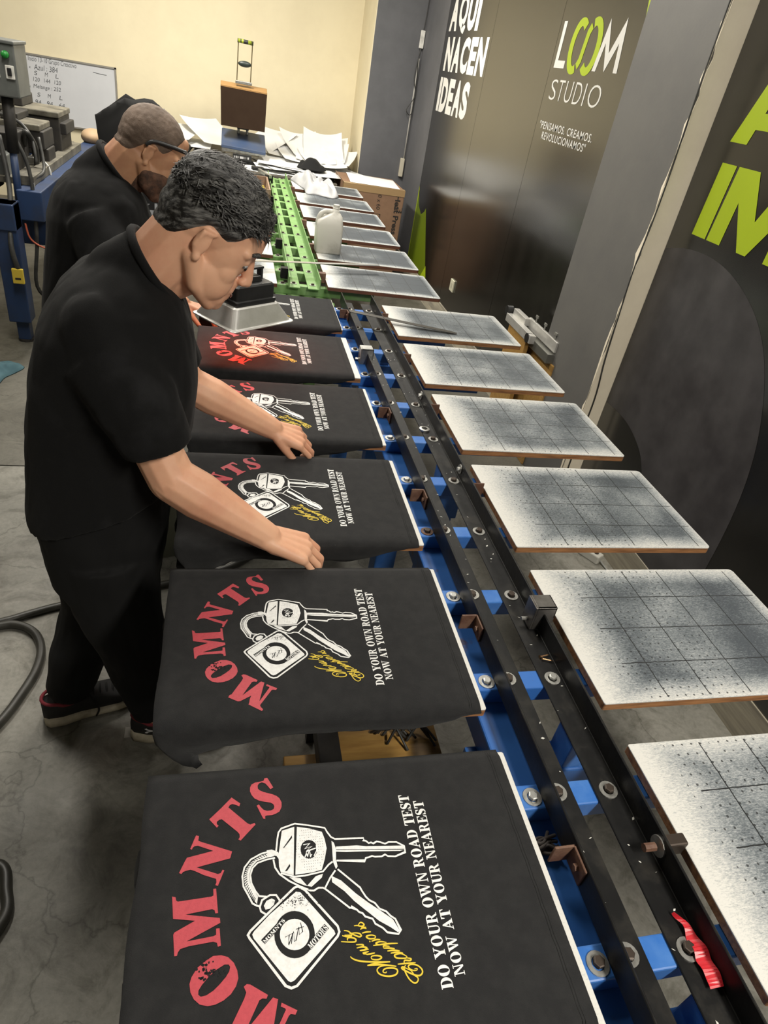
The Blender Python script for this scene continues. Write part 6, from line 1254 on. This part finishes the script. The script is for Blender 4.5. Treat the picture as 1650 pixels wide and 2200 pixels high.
# ---------------------------------------------------------------- bearded man
man2 = empty('person', (-.72, 2.5, 0), 'bearded man in black T-shirt with sunglasses pushed up on his cropped head', 'person', 'people')
c2_ = (-.478, 2.5, T + .606); H2 = head_frame(.22, math.radians(30))
mb = MB(); neck2 = Vector((-.605, 2.505, T + .520)); P2 = head_prims(mb, c2_, H2, neck2, 1.05, 1.1)
mb.caps(neck2 + Vector((.025, 0, .0)), (-.66, 2.5, T + .38), .058, .10); mb.caps((-.66, 2.5, T + .40), (-.72, 2.5, T - .08), .12, .12); mb.caps((-.64, 2.38, T + .38), (-.64, 2.62, T + .38), .05, .05)
mb.caps(P2(-.035, 0, -.03), neck2 + Vector((.03, 0, .015)), .068, .072)
w2r = Vector((-.385, 2.243, T + .290)); arm(mb, (-.62, 2.345, T + .38), (-.535, 2.22, T + .16), w2r, (.046, .045, .030)); w2l = Vector((-.40, 2.715, T + .055)); arm(mb, (-.62, 2.655, T + .38), (-.56, 2.76, T + .15), w2l, (.046, .045, .030))
hand(mb, w2r, tuple(A_), (0, -.25, .97), (-.3, .8, 0), (62, 70, 50), (.8, .35, -.35)); hand(mb, w2l, (.95, 0, -.25), (.3, 0, .95), (0, -1, 0), (22, 30, 20))
for s_ in (-1, 1): mb.caps((-.72, 2.5 + s_ * .08, T - .1), (-.74, 2.5 + s_ * .1, T - .4), .07, .05); mb.caps((-.74, 2.5 + s_ * .1, T - .4), (-.74, 2.5 + s_ * .1, .1), .05, .035)
body2 = organic('body', mb, M_skin2, man2, .0030, 9)
HL2 = [(-.12, -.045), (-.09, -.046), (-.06, -.036), (-.042, -.008), (-.03, .020), (.0, .026), (.010, .010), (.024, .006), (.036, .026), (.05, .055), (.07, .088), (.085, .104), (.12, .14)]
def w2(f, l, u): return sst((u - (interp(f - .012, HL2) + interp(f, HL2) + interp(f + .012, HL2)) / 3) / .020) * ske(f, l, u) if not (abs(l) > .079 and u < .02) else 0
patch(body2, c2_, H2, w2, lambda q: .0024 + .0012 * mnoise.noise(q * 90), 'hair', M_hair2, man2, 1.05)
def wb(f, l, u):
    a = sst((-.028 - u - max(0, .055 - f) * .30) / .02) * sst((f + .012) / .018)
    if f > .088 and -.083 < u < -.060 and abs(l) < .02: a = 0
    return a if u < -.02 else 0
patch(body2, c2_, H2, wb, lambda q: .003 + .004 * sst((-.08 - q.z) / .03) + .0015 * mnoise.noise(q * 120), 'beard', M_beard, man2, 1.05)
face_details(P2, H2, man2, M_beard)
g = sub('sunglasses', man2, P2(.09, 0, .06))
for s in (-1, 1):
    mb = MB(); mb.tube(bez([P2(-.030, s * .078, .012), P2(-.018, s * .080, .034), P2(.03, s * .078, .052), P2(.078, s * .074, .064)], 5), [.0062] * 16, 8); mb.build('temple_arm', M_blackpl, g, smooth=True)
    mb = MB(); R_ = []
    for k in range(14):
        a = 2 * PI * k / 14; R_.append(P2(.100 - .20 * abs(s * .036 + .030 * math.cos(a)) ** 1.35, s * .036 + .030 * math.cos(a), .068 + .021 * math.sin(a)))
    cen = P2(.098, s * .036, .068); n_ = len(R_); fw = H2 @ Vector((.003, 0, 0)); mb.add(R_ + [p + fw for p in R_], [tuple(range(n_ - 1, -1, -1)), tuple(range(n_, 2 * n_))] + [(k, (k + 1) % n_, n_ + (k + 1) % n_, n_ + k) for k in range(n_)]); mb.build('lens', mat('dark_lens', (.006, .006, .007), .08), g)
MB().tube([P2(.103, -.008, .070), P2(.106, 0, .072), P2(.103, .008, .070)], .003, 6).build('bridge', M_blackpl, g)
mb = MB()
torso(mb, [(.548, -.665, -.60, .07), (.535, -.70, -.57, .11), (.512, -.738, -.54, .155), (.47, -.772, -.505, .198), (.40, -.800, -.478, .215), (.30, -.815, -.465, .212), (.15, -.842, -.468, .208), (.0, -.868, -.49, .208), (-.10, -.888, -.52, .21), (-.15, -.892, -.535, .208)], 2.5, tilt=.2, yaw=.08)
mb.tube([(-.64, 2.345, T + .41), (-.585, 2.27, T + .30), (-.55, 2.235, T + .20)], [.088, .085, .078], 20); mb.caps((-.65, 2.365, T + .425), (-.60, 2.29, T + .33), .070, .082)
mb.tube([(-.64, 2.655, T + .41), (-.60, 2.73, T + .30), (-.57, 2.755, T + .19)], [.088, .085, .078], 20); mb.caps((-.65, 2.635, T + .425), (-.61, 2.71, T + .33), .070, .082)
mb.tube([(-.72, 2.505, T + .435), (-.655, 2.504, T + .485), (-.62, 2.504, T + .512), (-.572, 2.502, T + .549)], [.05, .082, .086, .085], 24)
organic('tshirt', mb, M_tee, man2, .0075, 12, wrink(13.0, .006))
mb = MB(); P_ = []
for k in range(29):
    a = 2 * PI * k / 28; P_.append(Vector((-.577, 2.502, T + .545)) + Vector((.62, 0, -.785)) * (.082 * math.cos(a)) + Vector((0, .082 * math.sin(a), 0)))
mb.tube(P_, .0085, 8); mb.build('collar', M_tee, man2, smooth=True)
mb = MB(); torso(mb, [(-.05, -.865, -.55, .185), (-.16, -.885, -.57, .19), (-.24, -.87, -.60, .18)], 2.5)
for s_ in (-1, 1): leg(mb, [(-.73, 2.5 + s_ * .09, T - .15), (-.735, 2.5 + s_ * .10, T - .4), (-.745, 2.5 + s_ * .11, T - .72)], [.12, .095, .07])
organic('jeans', mb, M_jean, man2, .009, 3, wrink(17.0, .006))
for s_ in (-1, 1): shoe(man2, -.80, 2.5 + s_ * .115, .05 * s_, s_)
